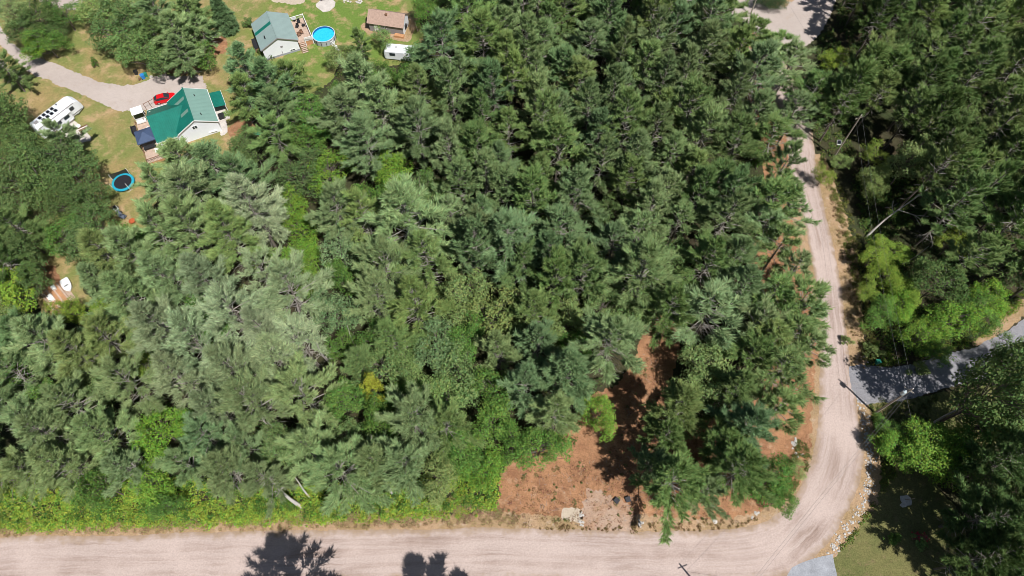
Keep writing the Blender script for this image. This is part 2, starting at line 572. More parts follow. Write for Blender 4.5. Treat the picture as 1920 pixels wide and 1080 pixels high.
# ------------------------------------------------------------------ foliage meshes
def unit(v):
    return v / (np.linalg.norm(v, axis=-1, keepdims=True) + 1e-9)


def needles(rng, c, d, k, ln, wd, spread=.36):
    """k narrow blades at each tuft centre c, fanned about direction d"""
    n = len(c)
    c = np.repeat(c, k, 0)
    d = np.repeat(d, k, 0)
    dd = unit(d + rng.normal(size=(n * k, 3)) * spread)
    l = ln * rng.uniform(.7, 1.3, (n * k, 1))
    s = unit(np.cross(dd, np.array([0, 0, 1.]) + rng.normal(size=(n * k, 3)) * .55))
    wv = s * wd * rng.uniform(.7, 1.3, (n * k, 1))
    base = c + dd * l * .05 + rng.normal(size=c.shape) * .05
    v = np.stack([base - wv * .6, base + wv * .6, base + dd * l], 1).reshape(-1, 3)
    return v, np.arange(len(v)).reshape(-1, 3)


def wood_tubes(paths, n=3):
    """paths: list of (points(k,3), radii(k)) -> triangles"""
    vs, fs, o = [], [], 0
    ang = np.arange(n) * 2 * np.pi / n
    for p, r in paths:
        p = np.asarray(p, float)
        r = np.asarray(r, float)
        d = np.gradient(p, axis=0)
        d = unit(d)
        ref = np.where(np.abs(d[:, 2:3]) < .9, [[0, 0, 1.]], [[1., 0, 0]])
        a = unit(np.cross(d, ref))
        b = np.cross(d, a)
        ring = p[:, None, :] + (a[:, None, :] * np.cos(ang)[None, :, None] + b[:, None, :] * np.sin(ang)[None, :, None]) * r[:, None, None]
        vs.append(ring.reshape(-1, 3))
        k = len(p)
        i, j = np.meshgrid(np.arange(k - 1), np.arange(n), indexing='ij')
        q = np.stack([i * n + j, i * n + (j + 1) % n, (i + 1) * n + (j + 1) % n, (i + 1) * n + j], -1).reshape(-1, 4) + o
        fs.append(q)
        o += k * n
    return np.concatenate(vs), np.concatenate(fs)


def tri_mesh(name, vlist, flist, mat):
    o, fs = 0, []
    for v, f in zip(vlist, flist):
        fs.append(f + o)
        o += len(v)
    me = fast_mesh(name, np.concatenate(vlist), np.concatenate(fs))
    me.materials.append(mat)
    return me


def pine_meshes(seed, h=17.0, rad=4.0, cb=.36, step=1.15, nb=(5, 7), up=(-.16, 1.15), power=.9, tuft=.36, dens=1.0, droop=0.0, dead=24, lean=.3, blade=.095, fill=.40, kn=7, irregular=.28, plume=.75):
    rng = np.random.default_rng(seed)
    la = rng.uniform(0, 6.28)
    ks = np.linspace(0, 1, 9)
    curve = np.stack([np.cos(la) * lean * ks ** 2 + .12 * np.sin(ks * 5 + seed), np.sin(la) * lean * ks ** 2 + .12 * np.cos(ks * 4 + seed), ks * h], 1)
    curve[0, :2] = 0
    tr = .011 * h
    trunk = [(curve, tr * (1 - ks) ** .8 + .025)]

    def axis(z):
        return np.array([np.interp(z, curve[:, 2], curve[:, 0]), np.interp(z, curve[:, 2], curve[:, 1]), z])
    br, cs, ds = [], [], []
    z = cb * h
    ph = rng.uniform(0, 6.28)
    while z < h * .985:
        t = (z - cb * h) / (h - cb * h)
        nbr = rng.integers(nb[0], nb[1] + 1)
        ph += rng.uniform(.4, 1.1)
        for i in range(nbr):
            az = ph + i * 2 * np.pi / nbr + rng.normal() * .22
            L = rad * (1 - t) ** power * min(1.0, .62 + 2.2 * t) * max(.35, 1 + rng.normal() * irregular) + .35
            el = up[0] + (up[1] - up[0]) * t ** 1.4 + rng.normal() * .12
            s = np.linspace(0, 1, 5)[:, None]
            out = np.array([np.cos(az), np.sin(az), 0])
            side = np.array([-np.sin(az), np.cos(az), 0])
            p = axis(z) + out * L * s * np.cos(el) + np.array([0, 0, 1.]) * (L * s * np.sin(el) + (.13 - droop) * L * s ** 2) + side * L * .12 * rng.normal() * s ** 2
            r0 = .014 * L + .012
            br.append((p, r0 * (1 - s[:, 0]) + .008))
            # branchlets
            n = max(4, int(L / (.40 / dens)))
            sp = (fill + (1 - fill) * (np.arange(n) + rng.uniform(0, 1, n)) / n)
            P = np.stack([np.interp(sp, s[:, 0], p[:, k]) for k in range(3)], 1)
            T = unit(p[-1] - p[1])
            for sg in (-1, 1):
                bl = np.minimum(plume, (.10 + .55 * (1.05 - sp)) * L * .45 + .2) * rng.uniform(.6, 1.2, n)
                an = rng.uniform(.35, .7, n)[:, None]
                bd = unit(T[None] * np.cos(an) + side[None] * sg * np.sin(an) + np.array([0, 0, .16]) + rng.normal(size=(n, 3)) * .1)
                m = max(1, int(np.ceil(bl.max() / tuft * .9)))
                for q in range(m):
                    d_ = (q + .5) * tuft * 1.1
                    ok = bl > d_ - tuft * .5
                    if ok.any():
                        cs.append(P[ok] + bd[ok] * d_)
                        ds.append(bd[ok] + np.array([0, 0, .35]))
            cs.append(p[-1:] + rng.normal(size=(1, 3)) * .05)
            ds.append(T[None] + np.array([[0, 0, .3]]))
            cs.append(P[n // 3:])
            ds.append(T[None] + np.array([[0, 0, .45]]) + np.zeros((n - n // 3, 1)))
        z += step * (1 - .35 * t) * rng.uniform(.75, 1.25)
    top = axis(h)
    for k in range(6):
        cs.append(top[None] - np.array([[0, 0, .22 * k]]))
        ds.append(np.array([[0, 0, 1.0]]))
    c, d = np.concatenate(cs), np.concatenate(ds)
    v, f = needles(rng, c, unit(d), kn, tuft * 1.9, blade)
    crown = tri_mesh('crown', [v], [f], M['needle'])
    # bare dead branches under the living crown
    for i in range(dead):
        zz = rng.uniform(.14, cb + .12) * h
        az = rng.uniform(0, 6.28)
        L = rng.uniform(.5, .95) * rad * .8
        s = np.linspace(0, 1, 4)[:, None]
        out = np.array([np.cos(az), np.sin(az), 0])
        p = axis(zz) + out * L * s + np.array([0, 0, 1.]) * (.1 * L * s - .25 * L * s ** 2)
        br.append((p, (.035 * (1 - s[:, 0]) + .01)))
        for e in range(3):
            q = p[1 + e % 3]
            az2 = az + rng.choice([-1, 1]) * .8
            b2 = np.stack([q, q + np.array([np.cos(az2), np.sin(az2), -.1]) * L * .3])
            br.append((b2, np.array([.014, .008])))
    tv, tf = wood_tubes(trunk, 7)
    tmesh = fast_mesh('trunk', tv, tf)
    tmesh.materials.append(M['bark'])
    bv, bf = wood_tubes(br, 3)
    bmesh_ = fast_mesh('branches', bv, bf)
    bmesh_.materials.append(M['twig'])
    return dict(h=h, r=rad, parts=[('trunk', tmesh), ('branches', bmesh_), ('crown', crown)])


def diamond_leaves(rng, c, nrm, size, asp=.62):
    n = len(c)
    a = unit(np.cross(nrm, rng.normal(size=(n, 3))))
    b = np.cross(nrm, a)
    s = size * rng.uniform(.65, 1.35, (n, 1))
    v = np.stack([c - a * s * .5, c + b * s * .5 * asp, c + a * s * .5 - nrm * s * .12, c - b * s * .5 * asp], 1).reshape(-1, 3)
    return v, np.arange(len(v)).reshape(-1, 4)


def broad_meshes(seed, h=12.0, rad=3.6, cb=.3, clumps=46, per=105, leaf=.33, squash=1.0, top=1.0, loose=.34):
    rng = np.random.default_rng(seed)
    cz, rz = h * (cb + 1) / 2, h * (1 - cb) / 2 * squash
    cen = []
    tries = 0
    while len(cen) < clumps and tries < 4000:
        tries += 1
        q = unit(rng.normal(size=3))
        if q[2] < -.45: continue
        az = math.atan2(q[1], q[0])
        rr = rng.uniform(.45, .98) ** .6 * (1 + .24 * math.sin(2 * az + seed) + .2 * math.sin(3 * az + 2.3 * seed) + .12 * math.sin(5 * az + seed * .7))
        p = np.array([q[0] * rad, q[1] * rad, q[2] * rz]) * rr * rng.uniform(.82, 1.12)
        if cen and min(np.linalg.norm((p - e) / np.array([1, 1, 1.2])) for e in cen) < rad * .27: continue
        cen.append(p)
    cen = np.array(cen) + np.array([0, 0, cz])
    vs, fs, br = [], [], []
    o = 0
    for p in cen:
        cr = rad * rng.uniform(.15, .38)
        k = int(per * rng.uniform(.7, 1.3) * (cr / (rad * .28)) ** 2)
        q = unit(rng.normal(size=(k, 3)) + np.array([0, 0, .35]))
        pos = p + q * cr * np.array([1.1, 1.1, .75]) * rng.uniform(1 - loose * 1.4, 1.05, (k, 1)) + rng.normal(size=(k, 3)) * .07
        nr = unit(q * .7 + rng.normal(size=(k, 3)) * .5 + np.array([0, 0, .55]))
        v, f = diamond_leaves(rng, pos, nr, leaf)
        vs.append(v)
        fs.append(f + o)
        o += len(v)
        base = np.array([p[0] * .12, p[1] * .12, max(h * cb * .6, p[2] - rad * .8)])
        mid = (base + p) / 2 + rng.normal(size=3) * .2
        br.append((np.stack([base, mid, p]), np.array([.07, .045, .02]) * h / 12))
    me = fast_mesh('crown', np.concatenate(vs), np.concatenate(fs))
    me.materials.append(M['leaf'])
    ks = np.linspace(0, 1, 6)
    tp = np.stack([.15 * np.sin(ks * 3 + seed), .15 * np.cos(ks * 3 + seed) - .15 * np.cos(seed), ks * h * .8], 1)
    tv, tf = wood_tubes([(tp, .013 * h * (1 - ks) ** .7 + .03)], 7)
    tm = fast_mesh('trunk', tv, tf)
    tm.materials.append(M['bark'])
    bv, bf = wood_tubes(br, 4)
    bm = fast_mesh('branches', bv, bf)
    bm.materials.append(M['bark'])
    return dict(h=h, r=rad, parts=[('trunk', tm), ('branches', bm), ('crown', me)])


PINE = [pine_meshes(100 + i, h=17 + (i % 3), rad=3.9 + .2 * (i % 4), cb=[.30, .38, .34, .42, .28, .36, .33, .40][i], dens=[1, .85, 1.1, .8, 1, .9, 1.05, .8][i], lean=.2 + .1 * (i % 4),
                    power=[.85, .72, 1.0, .8, 1.05, .85, .95, .75][i], droop=[0, .1, .04, .14, 0, .08, -.04, .1][i], irregular=[.25, .34, .2, .38, .22, .3, .28, .36][i]) for i in range(8)] + [pine_meshes(150 + i, h=18, rad=4.3, cb=.3 + .03 * i, dens=.9, lean=.5, power=.8 - .06 * i, droop=.05 * i, irregular=.42, nb=(4, 6), step=1.0 + .15 * i, plume=.6 + .15 * i) for i in range(4)]
RED = [pine_meshes(300 + i, h=16 + i % 3, rad=3.0 + .2 * (i % 3), cb=[.42, .5, .38, .46, .4, .52][i], step=.8, nb=(4, 5), up=(.0, 1.05), power=.62, tuft=.36, dens=.85, droop=-.06, blade=.11, dead=16,
                   irregular=.4, kn=7, fill=.5) for i in range(6)]
THIN = [pine_meshes(500 + i, h=16, rad=3.1, cb=.4, step=1.1, nb=(3, 5), up=(-.1, .8), power=.55, tuft=.40, dens=.62, dead=22, irregular=.45, kn=7, fill=.5, blade=.10) for i in range(3)]
SPRUCE = [pine_meshes(700 + i, h=10, rad=2.3, cb=.04, step=.42, nb=(6, 8), up=(-.22, .5), power=.92, tuft=.27, dens=1.6, droop=.12, dead=0, lean=.05, blade=.07, irregular=.12, fill=.2, kn=9) for i in range(2)]
BROAD = [broad_meshes(900 + i, h=12 + i % 2, rad=3.5 + .3 * (i % 3), cb=[.25, .3, .2, .35, .28, .22][i], clumps=[46, 38, 52, 40, 44, 50][i]) for i in range(6)]
BUSH = [broad_meshes(1100 + i, h=3.2, rad=2.0, cb=.02, clumps=20, per=110, leaf=.26) for i in range(3)]

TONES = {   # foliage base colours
    'pale grey-green': (.285, .360, .195), 'grey-green': (.238, .325, .140), 'blue-green': (.178, .272, .118), 'olive-green': (.235, .315, .105),  # the pale tone paints the bright antisolar spot onto the left pines
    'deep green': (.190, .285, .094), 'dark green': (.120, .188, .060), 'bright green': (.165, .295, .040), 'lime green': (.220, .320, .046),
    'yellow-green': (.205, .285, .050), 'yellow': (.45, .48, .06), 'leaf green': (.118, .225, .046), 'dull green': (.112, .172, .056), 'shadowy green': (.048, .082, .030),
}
# kind -> meshes, species words, plain name, category, group, usual height, height share of the crown's middle
KIND = {
    'P': (PINE, 'white pine', 'pine_tree', 'pine tree', 'white pines of the wood', 19.5, .62),
    'R': (RED, 'red pine', 'pine_tree', 'pine tree', 'red pines of the wood', 18.5, .68),
    'T': (THIN, 'sparse pine', 'pine_tree', 'pine tree', 'sparse pines of the wood', 17.0, .66),
    'S': (SPRUCE, 'spruce', 'spruce_tree', 'spruce tree', 'spruces', 9.0, .42),
    'B': (BROAD, 'broadleaf tree', 'broadleaf_tree', 'tree', 'broadleaf trees', 11.0, .62),
    'U': (BUSH, 'bush', 'bush', 'bush', 'bushes', 2.6, .5),
}
TREES = []


def put_tree(kind, px, py, rpx, tone, h=None, rot=None, world=None, spread=1.0):
    meshes, sp, nm, cat, grp, hu, mid = KIND[kind]
    if h is None: h = hu * random.uniform(.84, 1.14)
    elif kind == 'P' and world is None and h > 14: h *= 1.12
    if world is None:
        xy = at(px, py, h * mid)[:2]
        # crown radius in metres from its size in the photo, at the crown's own distance
        d = np.array([xy[0], xy[1], h * mid - H])
        depth = d[1] * ST - d[2] * CT
        rad = rpx * depth / F
    else:
        xy, rad = np.array(world), rpx
    v = random.choice(meshes)
    k = rad / v['r']
    base = TONES[tone]
    jit = random.uniform(.86, 1.14)
    o = thing(nm, '', cat, (xy[0], xy[1], 0), random.uniform(0, 6.28) if rot is None else rot, None)
    kz = h / v['h']
    o.scale = (k, k * random.uniform(.92, 1.08), kz)
    if kind in 'PRT':
        o.rotation_euler[0] = random.gauss(0, .025)
        o.rotation_euler[1] = random.gauss(0, .025)
    for pn, me in v['parts']:
        c = bpy.data.objects.new(pn, me)
        COL.objects.link(c)
        c.parent = o
        if pn == 'branches': c['kind'] = 'stuff'
        if pn == 'crown':
            c.color = (base[0] * jit * random.uniform(.94, 1.06), base[1] * jit, base[2] * jit * random.uniform(.92, 1.08), 1)
    TREES.append(dict(rpx=(rpx if world is None else 0), o=o, kind=kind, tone=tone, xy=xy, rad=rad, h=h, px=pix((xy[0], xy[1], h * mid)), sp=sp, grp=grp))
    return o


PG, GG, BG, OG, DG, DK, BR, LI, YG, YE, LG, DU = ('pale grey-green', 'grey-green', 'blue-green', 'olive-green', 'deep green', 'dark green', 'bright green', 'lime green', 'yellow-green', 'yellow', 'leaf green', 'dull green')
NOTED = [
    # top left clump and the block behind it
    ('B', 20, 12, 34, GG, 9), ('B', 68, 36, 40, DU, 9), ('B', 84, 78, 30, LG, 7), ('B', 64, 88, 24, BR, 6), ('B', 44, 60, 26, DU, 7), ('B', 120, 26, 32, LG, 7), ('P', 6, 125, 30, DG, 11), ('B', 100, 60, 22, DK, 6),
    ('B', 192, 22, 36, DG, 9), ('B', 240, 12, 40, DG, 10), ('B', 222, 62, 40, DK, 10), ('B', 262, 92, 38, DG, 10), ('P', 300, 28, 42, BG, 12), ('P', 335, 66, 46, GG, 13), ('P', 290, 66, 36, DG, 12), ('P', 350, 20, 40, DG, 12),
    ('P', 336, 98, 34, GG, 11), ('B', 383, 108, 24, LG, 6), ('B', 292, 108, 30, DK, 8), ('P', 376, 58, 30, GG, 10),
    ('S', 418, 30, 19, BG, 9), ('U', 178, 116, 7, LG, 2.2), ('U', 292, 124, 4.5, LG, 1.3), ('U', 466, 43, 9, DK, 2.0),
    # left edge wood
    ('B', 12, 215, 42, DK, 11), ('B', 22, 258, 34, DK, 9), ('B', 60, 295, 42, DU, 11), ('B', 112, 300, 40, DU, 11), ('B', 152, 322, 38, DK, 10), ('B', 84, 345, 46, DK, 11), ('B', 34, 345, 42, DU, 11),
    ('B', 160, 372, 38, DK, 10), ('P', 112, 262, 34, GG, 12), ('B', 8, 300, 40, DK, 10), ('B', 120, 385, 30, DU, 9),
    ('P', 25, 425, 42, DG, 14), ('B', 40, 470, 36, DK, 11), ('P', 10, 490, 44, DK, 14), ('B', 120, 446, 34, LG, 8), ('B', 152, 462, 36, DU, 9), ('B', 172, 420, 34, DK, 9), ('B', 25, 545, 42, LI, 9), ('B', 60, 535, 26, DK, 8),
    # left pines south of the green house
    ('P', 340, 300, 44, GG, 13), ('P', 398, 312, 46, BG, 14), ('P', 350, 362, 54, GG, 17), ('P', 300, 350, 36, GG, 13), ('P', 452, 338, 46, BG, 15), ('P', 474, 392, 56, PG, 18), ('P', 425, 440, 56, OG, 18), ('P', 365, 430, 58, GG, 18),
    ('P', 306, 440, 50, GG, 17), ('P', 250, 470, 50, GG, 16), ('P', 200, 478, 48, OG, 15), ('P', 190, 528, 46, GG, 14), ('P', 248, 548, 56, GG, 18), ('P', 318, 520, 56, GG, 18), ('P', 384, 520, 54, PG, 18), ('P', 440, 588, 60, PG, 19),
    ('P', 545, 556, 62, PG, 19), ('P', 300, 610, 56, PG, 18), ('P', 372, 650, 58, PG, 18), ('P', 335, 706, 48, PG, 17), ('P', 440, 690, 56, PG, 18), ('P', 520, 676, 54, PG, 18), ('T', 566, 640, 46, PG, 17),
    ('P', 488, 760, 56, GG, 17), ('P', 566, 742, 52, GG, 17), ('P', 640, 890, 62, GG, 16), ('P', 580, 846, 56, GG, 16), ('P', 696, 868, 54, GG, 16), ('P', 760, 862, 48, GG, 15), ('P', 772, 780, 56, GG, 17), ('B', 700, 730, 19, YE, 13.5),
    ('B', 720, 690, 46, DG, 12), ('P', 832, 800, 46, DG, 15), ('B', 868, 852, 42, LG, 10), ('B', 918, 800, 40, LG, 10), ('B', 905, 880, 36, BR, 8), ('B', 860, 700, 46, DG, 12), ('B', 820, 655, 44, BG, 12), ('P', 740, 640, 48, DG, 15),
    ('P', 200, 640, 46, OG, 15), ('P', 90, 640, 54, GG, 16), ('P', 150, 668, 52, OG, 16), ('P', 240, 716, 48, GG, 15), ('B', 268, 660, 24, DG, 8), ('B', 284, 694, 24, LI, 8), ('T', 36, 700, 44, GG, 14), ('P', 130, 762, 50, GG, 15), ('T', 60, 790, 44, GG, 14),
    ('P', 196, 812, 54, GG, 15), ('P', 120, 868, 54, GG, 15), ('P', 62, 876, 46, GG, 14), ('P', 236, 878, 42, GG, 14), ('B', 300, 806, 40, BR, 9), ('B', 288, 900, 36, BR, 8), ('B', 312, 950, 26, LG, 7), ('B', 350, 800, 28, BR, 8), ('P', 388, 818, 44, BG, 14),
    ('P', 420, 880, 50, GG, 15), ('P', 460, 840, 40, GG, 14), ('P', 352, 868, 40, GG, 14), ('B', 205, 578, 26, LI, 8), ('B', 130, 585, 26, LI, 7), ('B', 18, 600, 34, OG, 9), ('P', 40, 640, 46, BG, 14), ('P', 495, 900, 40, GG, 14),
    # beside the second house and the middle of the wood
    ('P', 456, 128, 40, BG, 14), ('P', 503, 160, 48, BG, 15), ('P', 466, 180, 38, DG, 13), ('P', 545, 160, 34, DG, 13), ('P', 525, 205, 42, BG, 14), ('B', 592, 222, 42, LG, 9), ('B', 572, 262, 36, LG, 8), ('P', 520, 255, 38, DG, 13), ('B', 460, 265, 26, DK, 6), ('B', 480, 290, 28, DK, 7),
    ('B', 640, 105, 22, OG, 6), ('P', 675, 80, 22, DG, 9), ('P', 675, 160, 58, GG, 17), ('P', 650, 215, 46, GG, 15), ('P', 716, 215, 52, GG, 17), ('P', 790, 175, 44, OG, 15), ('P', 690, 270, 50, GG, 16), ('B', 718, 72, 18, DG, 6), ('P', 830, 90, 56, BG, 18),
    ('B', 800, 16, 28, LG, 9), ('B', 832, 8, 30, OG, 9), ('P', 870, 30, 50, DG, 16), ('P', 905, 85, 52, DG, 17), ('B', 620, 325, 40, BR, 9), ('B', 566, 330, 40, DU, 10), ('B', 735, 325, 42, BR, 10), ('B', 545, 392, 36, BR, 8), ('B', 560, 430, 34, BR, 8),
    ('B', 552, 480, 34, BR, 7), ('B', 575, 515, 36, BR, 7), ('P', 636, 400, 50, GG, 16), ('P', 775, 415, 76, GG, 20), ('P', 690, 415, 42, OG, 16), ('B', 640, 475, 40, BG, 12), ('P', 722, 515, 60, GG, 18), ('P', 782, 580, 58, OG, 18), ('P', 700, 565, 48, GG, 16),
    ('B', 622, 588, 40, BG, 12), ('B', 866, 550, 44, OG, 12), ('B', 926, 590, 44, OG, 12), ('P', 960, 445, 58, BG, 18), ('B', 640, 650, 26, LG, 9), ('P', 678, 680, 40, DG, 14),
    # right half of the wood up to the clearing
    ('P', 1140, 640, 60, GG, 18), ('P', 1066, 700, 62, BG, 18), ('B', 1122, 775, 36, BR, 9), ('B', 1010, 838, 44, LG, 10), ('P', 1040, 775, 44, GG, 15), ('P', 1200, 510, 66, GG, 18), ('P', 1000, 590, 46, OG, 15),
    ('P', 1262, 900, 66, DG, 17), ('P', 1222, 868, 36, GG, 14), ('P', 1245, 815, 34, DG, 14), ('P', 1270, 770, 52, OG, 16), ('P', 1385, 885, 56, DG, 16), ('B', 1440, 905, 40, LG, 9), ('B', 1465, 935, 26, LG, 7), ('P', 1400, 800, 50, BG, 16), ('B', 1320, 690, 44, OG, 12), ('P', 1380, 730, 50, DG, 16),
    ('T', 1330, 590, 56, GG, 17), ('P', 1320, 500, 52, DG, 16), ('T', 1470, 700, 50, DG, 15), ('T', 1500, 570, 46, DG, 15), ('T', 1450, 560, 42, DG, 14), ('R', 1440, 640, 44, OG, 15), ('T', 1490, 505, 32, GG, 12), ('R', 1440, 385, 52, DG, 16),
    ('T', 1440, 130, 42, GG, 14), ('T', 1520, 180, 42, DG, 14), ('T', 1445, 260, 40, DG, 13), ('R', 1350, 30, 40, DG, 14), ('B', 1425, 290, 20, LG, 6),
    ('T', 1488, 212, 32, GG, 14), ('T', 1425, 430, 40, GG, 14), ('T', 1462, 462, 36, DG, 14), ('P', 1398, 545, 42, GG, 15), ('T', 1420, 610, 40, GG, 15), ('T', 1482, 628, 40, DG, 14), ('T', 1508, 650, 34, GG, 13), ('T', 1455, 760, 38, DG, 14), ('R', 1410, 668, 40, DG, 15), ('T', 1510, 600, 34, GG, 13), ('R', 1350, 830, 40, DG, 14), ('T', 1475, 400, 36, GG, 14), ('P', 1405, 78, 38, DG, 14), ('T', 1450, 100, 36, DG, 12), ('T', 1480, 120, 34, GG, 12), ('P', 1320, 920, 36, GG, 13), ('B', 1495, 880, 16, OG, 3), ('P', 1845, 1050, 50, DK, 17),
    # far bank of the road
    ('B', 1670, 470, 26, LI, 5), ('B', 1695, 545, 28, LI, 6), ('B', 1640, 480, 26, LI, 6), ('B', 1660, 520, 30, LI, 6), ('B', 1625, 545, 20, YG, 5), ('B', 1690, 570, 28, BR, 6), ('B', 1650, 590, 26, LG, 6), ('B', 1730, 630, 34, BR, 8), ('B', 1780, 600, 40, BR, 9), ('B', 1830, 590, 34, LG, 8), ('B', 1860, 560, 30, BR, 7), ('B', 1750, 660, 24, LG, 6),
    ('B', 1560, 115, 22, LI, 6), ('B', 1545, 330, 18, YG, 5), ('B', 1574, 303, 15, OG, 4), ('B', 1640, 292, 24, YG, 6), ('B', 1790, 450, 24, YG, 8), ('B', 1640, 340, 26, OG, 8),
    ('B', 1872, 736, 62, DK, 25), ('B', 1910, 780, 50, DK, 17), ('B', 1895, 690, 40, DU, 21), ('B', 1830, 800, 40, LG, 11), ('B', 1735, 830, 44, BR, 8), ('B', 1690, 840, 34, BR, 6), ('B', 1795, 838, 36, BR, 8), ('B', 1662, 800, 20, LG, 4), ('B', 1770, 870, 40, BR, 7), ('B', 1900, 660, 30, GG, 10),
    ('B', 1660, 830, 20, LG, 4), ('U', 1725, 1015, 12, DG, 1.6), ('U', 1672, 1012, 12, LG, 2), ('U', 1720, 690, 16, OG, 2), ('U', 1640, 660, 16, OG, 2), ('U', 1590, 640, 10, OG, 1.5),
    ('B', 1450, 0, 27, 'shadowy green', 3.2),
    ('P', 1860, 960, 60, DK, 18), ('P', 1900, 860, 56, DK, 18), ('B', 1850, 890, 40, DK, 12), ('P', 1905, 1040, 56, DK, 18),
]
for e in NOTED:
    put_tree(*e)

# trees that stand just outside the picture, south of the road and in the yard: their shadows reach into it
for kind, x, y, rad, h, tone in [('P', -26.0, .2, 5.1, 26.6, GG), ('P', -4.2, -.3, 4.6, 25.2, GG), ('P', 1.2, -1.4, 2.8, 22.5, GG), ('T', -74.5, -2.5, 4.0, 20, GG), ('P', 66, 3.5, 4.6, 19, DG), ('P', 72, 5.5, 4.2, 18, DG), ('P', 78, 3, 4.5, 18, DG)]:
    put_tree(kind, 0, 0, rad, tone, h, world=(x, y))


def inside(p, poly):
    x, y = p
    c = False
    j = len(poly) - 1
    for i in range(len(poly)):
        xi, yi = poly[i]
        xj, yj = poly[j]
        if (yi > y) != (yj > y) and x < (xj - xi) * (y - yi) / (yj - yi) + xi: c = not c
        j = i
    return c


WOOD_MAIN = [(415, 100), (470, 90), (545, 130), (590, 170), (640, 130), (700, 120), (790, 95), (800, -70), (1345, -70), (1350, 20), (1400, 80), (1440, 140), (1450, 250), (1470, 330), (1480, 400), (1430, 450), (1400, 500), (1420, 600), (1440, 660), (1420, 800),
             (1440, 900), (1330, 930), (1240, 900), (1300, 800), (1310, 700), (1270, 600), (1180, 610), (1150, 720), (1130, 790), (1050, 850), (950, 850), (920, 900), (830, 910), (700, 915), (560, 880), (400, 915), (250, 920), (-90, 880), (-90, 570),
             (80, 600), (190, 540), (210, 440), (290, 400), (300, 330), (330, 290), (410, 280), (470, 260), (440, 190)]
WOOD_RIGHT = [(1590, -70), (2010, -70), (2010, 500), (1880, 560), (1800, 620), (1740, 620), (1740, 540), (1680, 440), (1600, 370), (1575, 300), (1580, 160), (1560, 90)]
WOOD_LOW = [(1840, 760), (2010, 690), (2010, 1130), (1830, 1130), (1830, 1000), (1790, 900)]
WOOD_LEFT = [(-90, 180), (-10, 180), (40, 260), (130, 270), (185, 330), (190, 400), (120, 420), (60, 400), (40, 520), (-90, 560)]
FILLS = [
    (WOOD_MAIN, 7000, lambda x, y: fill_main(x, y)),
    (WOOD_RIGHT, 1500, lambda x, y: random.choice([('R', OG), ('R', DG), ('P', DG), ('R', DK), ('T', OG), ('B', DK), ('B', OG), ('R', DG), ('T', DG), ('P', OG)])),
    (WOOD_LOW, 500, lambda x, y: random.choice([('P', DK), ('B', DK), ('T', DK), ('B', DG)])),
    (WOOD_LEFT, 500, lambda x, y: random.choice([('B', DU), ('B', DG), ('P', DG), ('B', DK)])),
]


def fill_main(x, y):
    if x > 840 and y < 560:
        return random.choice([('R', GG), ('P', DG), ('P', GG), ('R', BG), ('P', BG), ('R', OG), ('P', GG), ('R', DG), ('B', DU), ('T', GG), ('P', GG)])
    if x > 800:
        return random.choice([('P', DG), ('B', LG), ('P', GG), ('B', OG), ('B', DG), ('P', BG)])
    if 220 < x < 660 and 430 < y < 820:  # antisolar hot spot: its brightness is put into paler needle colours
        return random.choice([('P', PG), ('P', PG), ('P', GG), ('T', PG), ('B', LG)])
    return random.choice([('P', GG), ('P', GG), ('P', OG), ('B', DG), ('P', BG), ('B', LG)])


CLEAR = [[(430, -80), (795, -80), (785, 30), (790, 100), (730, 112), (640, 92), (625, 130), (600, 150), (565, 128), (500, 105), (430, 80), (415, 110)],
         [(-60, 60), (160, 150), (400, 140), (430, 190), (470, 240), (450, 262), (400, 255), (300, 285), (300, 300), (270, 400), (210, 415), (200, 330), (170, 240), (50, 230), (0, 170)],
         [(80, 500), (140, 500), (160, 560), (90, 575)],
         [(935, 885), (1050, 862), (1180, 870), (1190, 945), (1240, 975), (1380, 965), (1440, 985), (1500, 950), (1700, 1080), (900, 1080), (930, 930)],
         [(1165, 740), (1195, 650), (1215, 610), (1225, 650), (1215, 720), (1190, 790), (1150, 850), (1120, 850)],
         [(1500, 310), (1540, 310), (1580, 480), (1600, 700), (1860, 620), (1920, 580), (1920, 650), (1800, 700), (1620, 745), (1620, 900), (1560, 1000), (1500, 950), (1530, 800), (1545, 600)],
         [(1370, -20), (1570, -20), (1545, 50), (1490, 80), (1410, 45)],
         [(-60, 985), (930, 960), (930, 1080), (-60, 1080)],
         [(1615, 450), (1650, 395), (1735, 335), (1760, 345), (1740, 385), (1640, 460)], [(1552, 300), (1570, 225), (1612, 200), (1625, 220), (1590, 290)], [(1682, 505), (1735, 450), (1752, 468), (1695, 512)], [(1580, 380), (1640, 430), (1700, 540), (1725, 640), (1620, 660)], [(1450, 150), (1472, 150), (1505, 290), (1480, 300)], [(1560, -20), (1625, -20), (1600, 70), (1555, 110), (1525, 110)]]


def blocks(px, py, rpx):
    return any(inside((px + rpx * math.cos(a), py + rpx * math.sin(a)), c) for c in CLEAR for a in np.arange(8) * math.pi / 4)


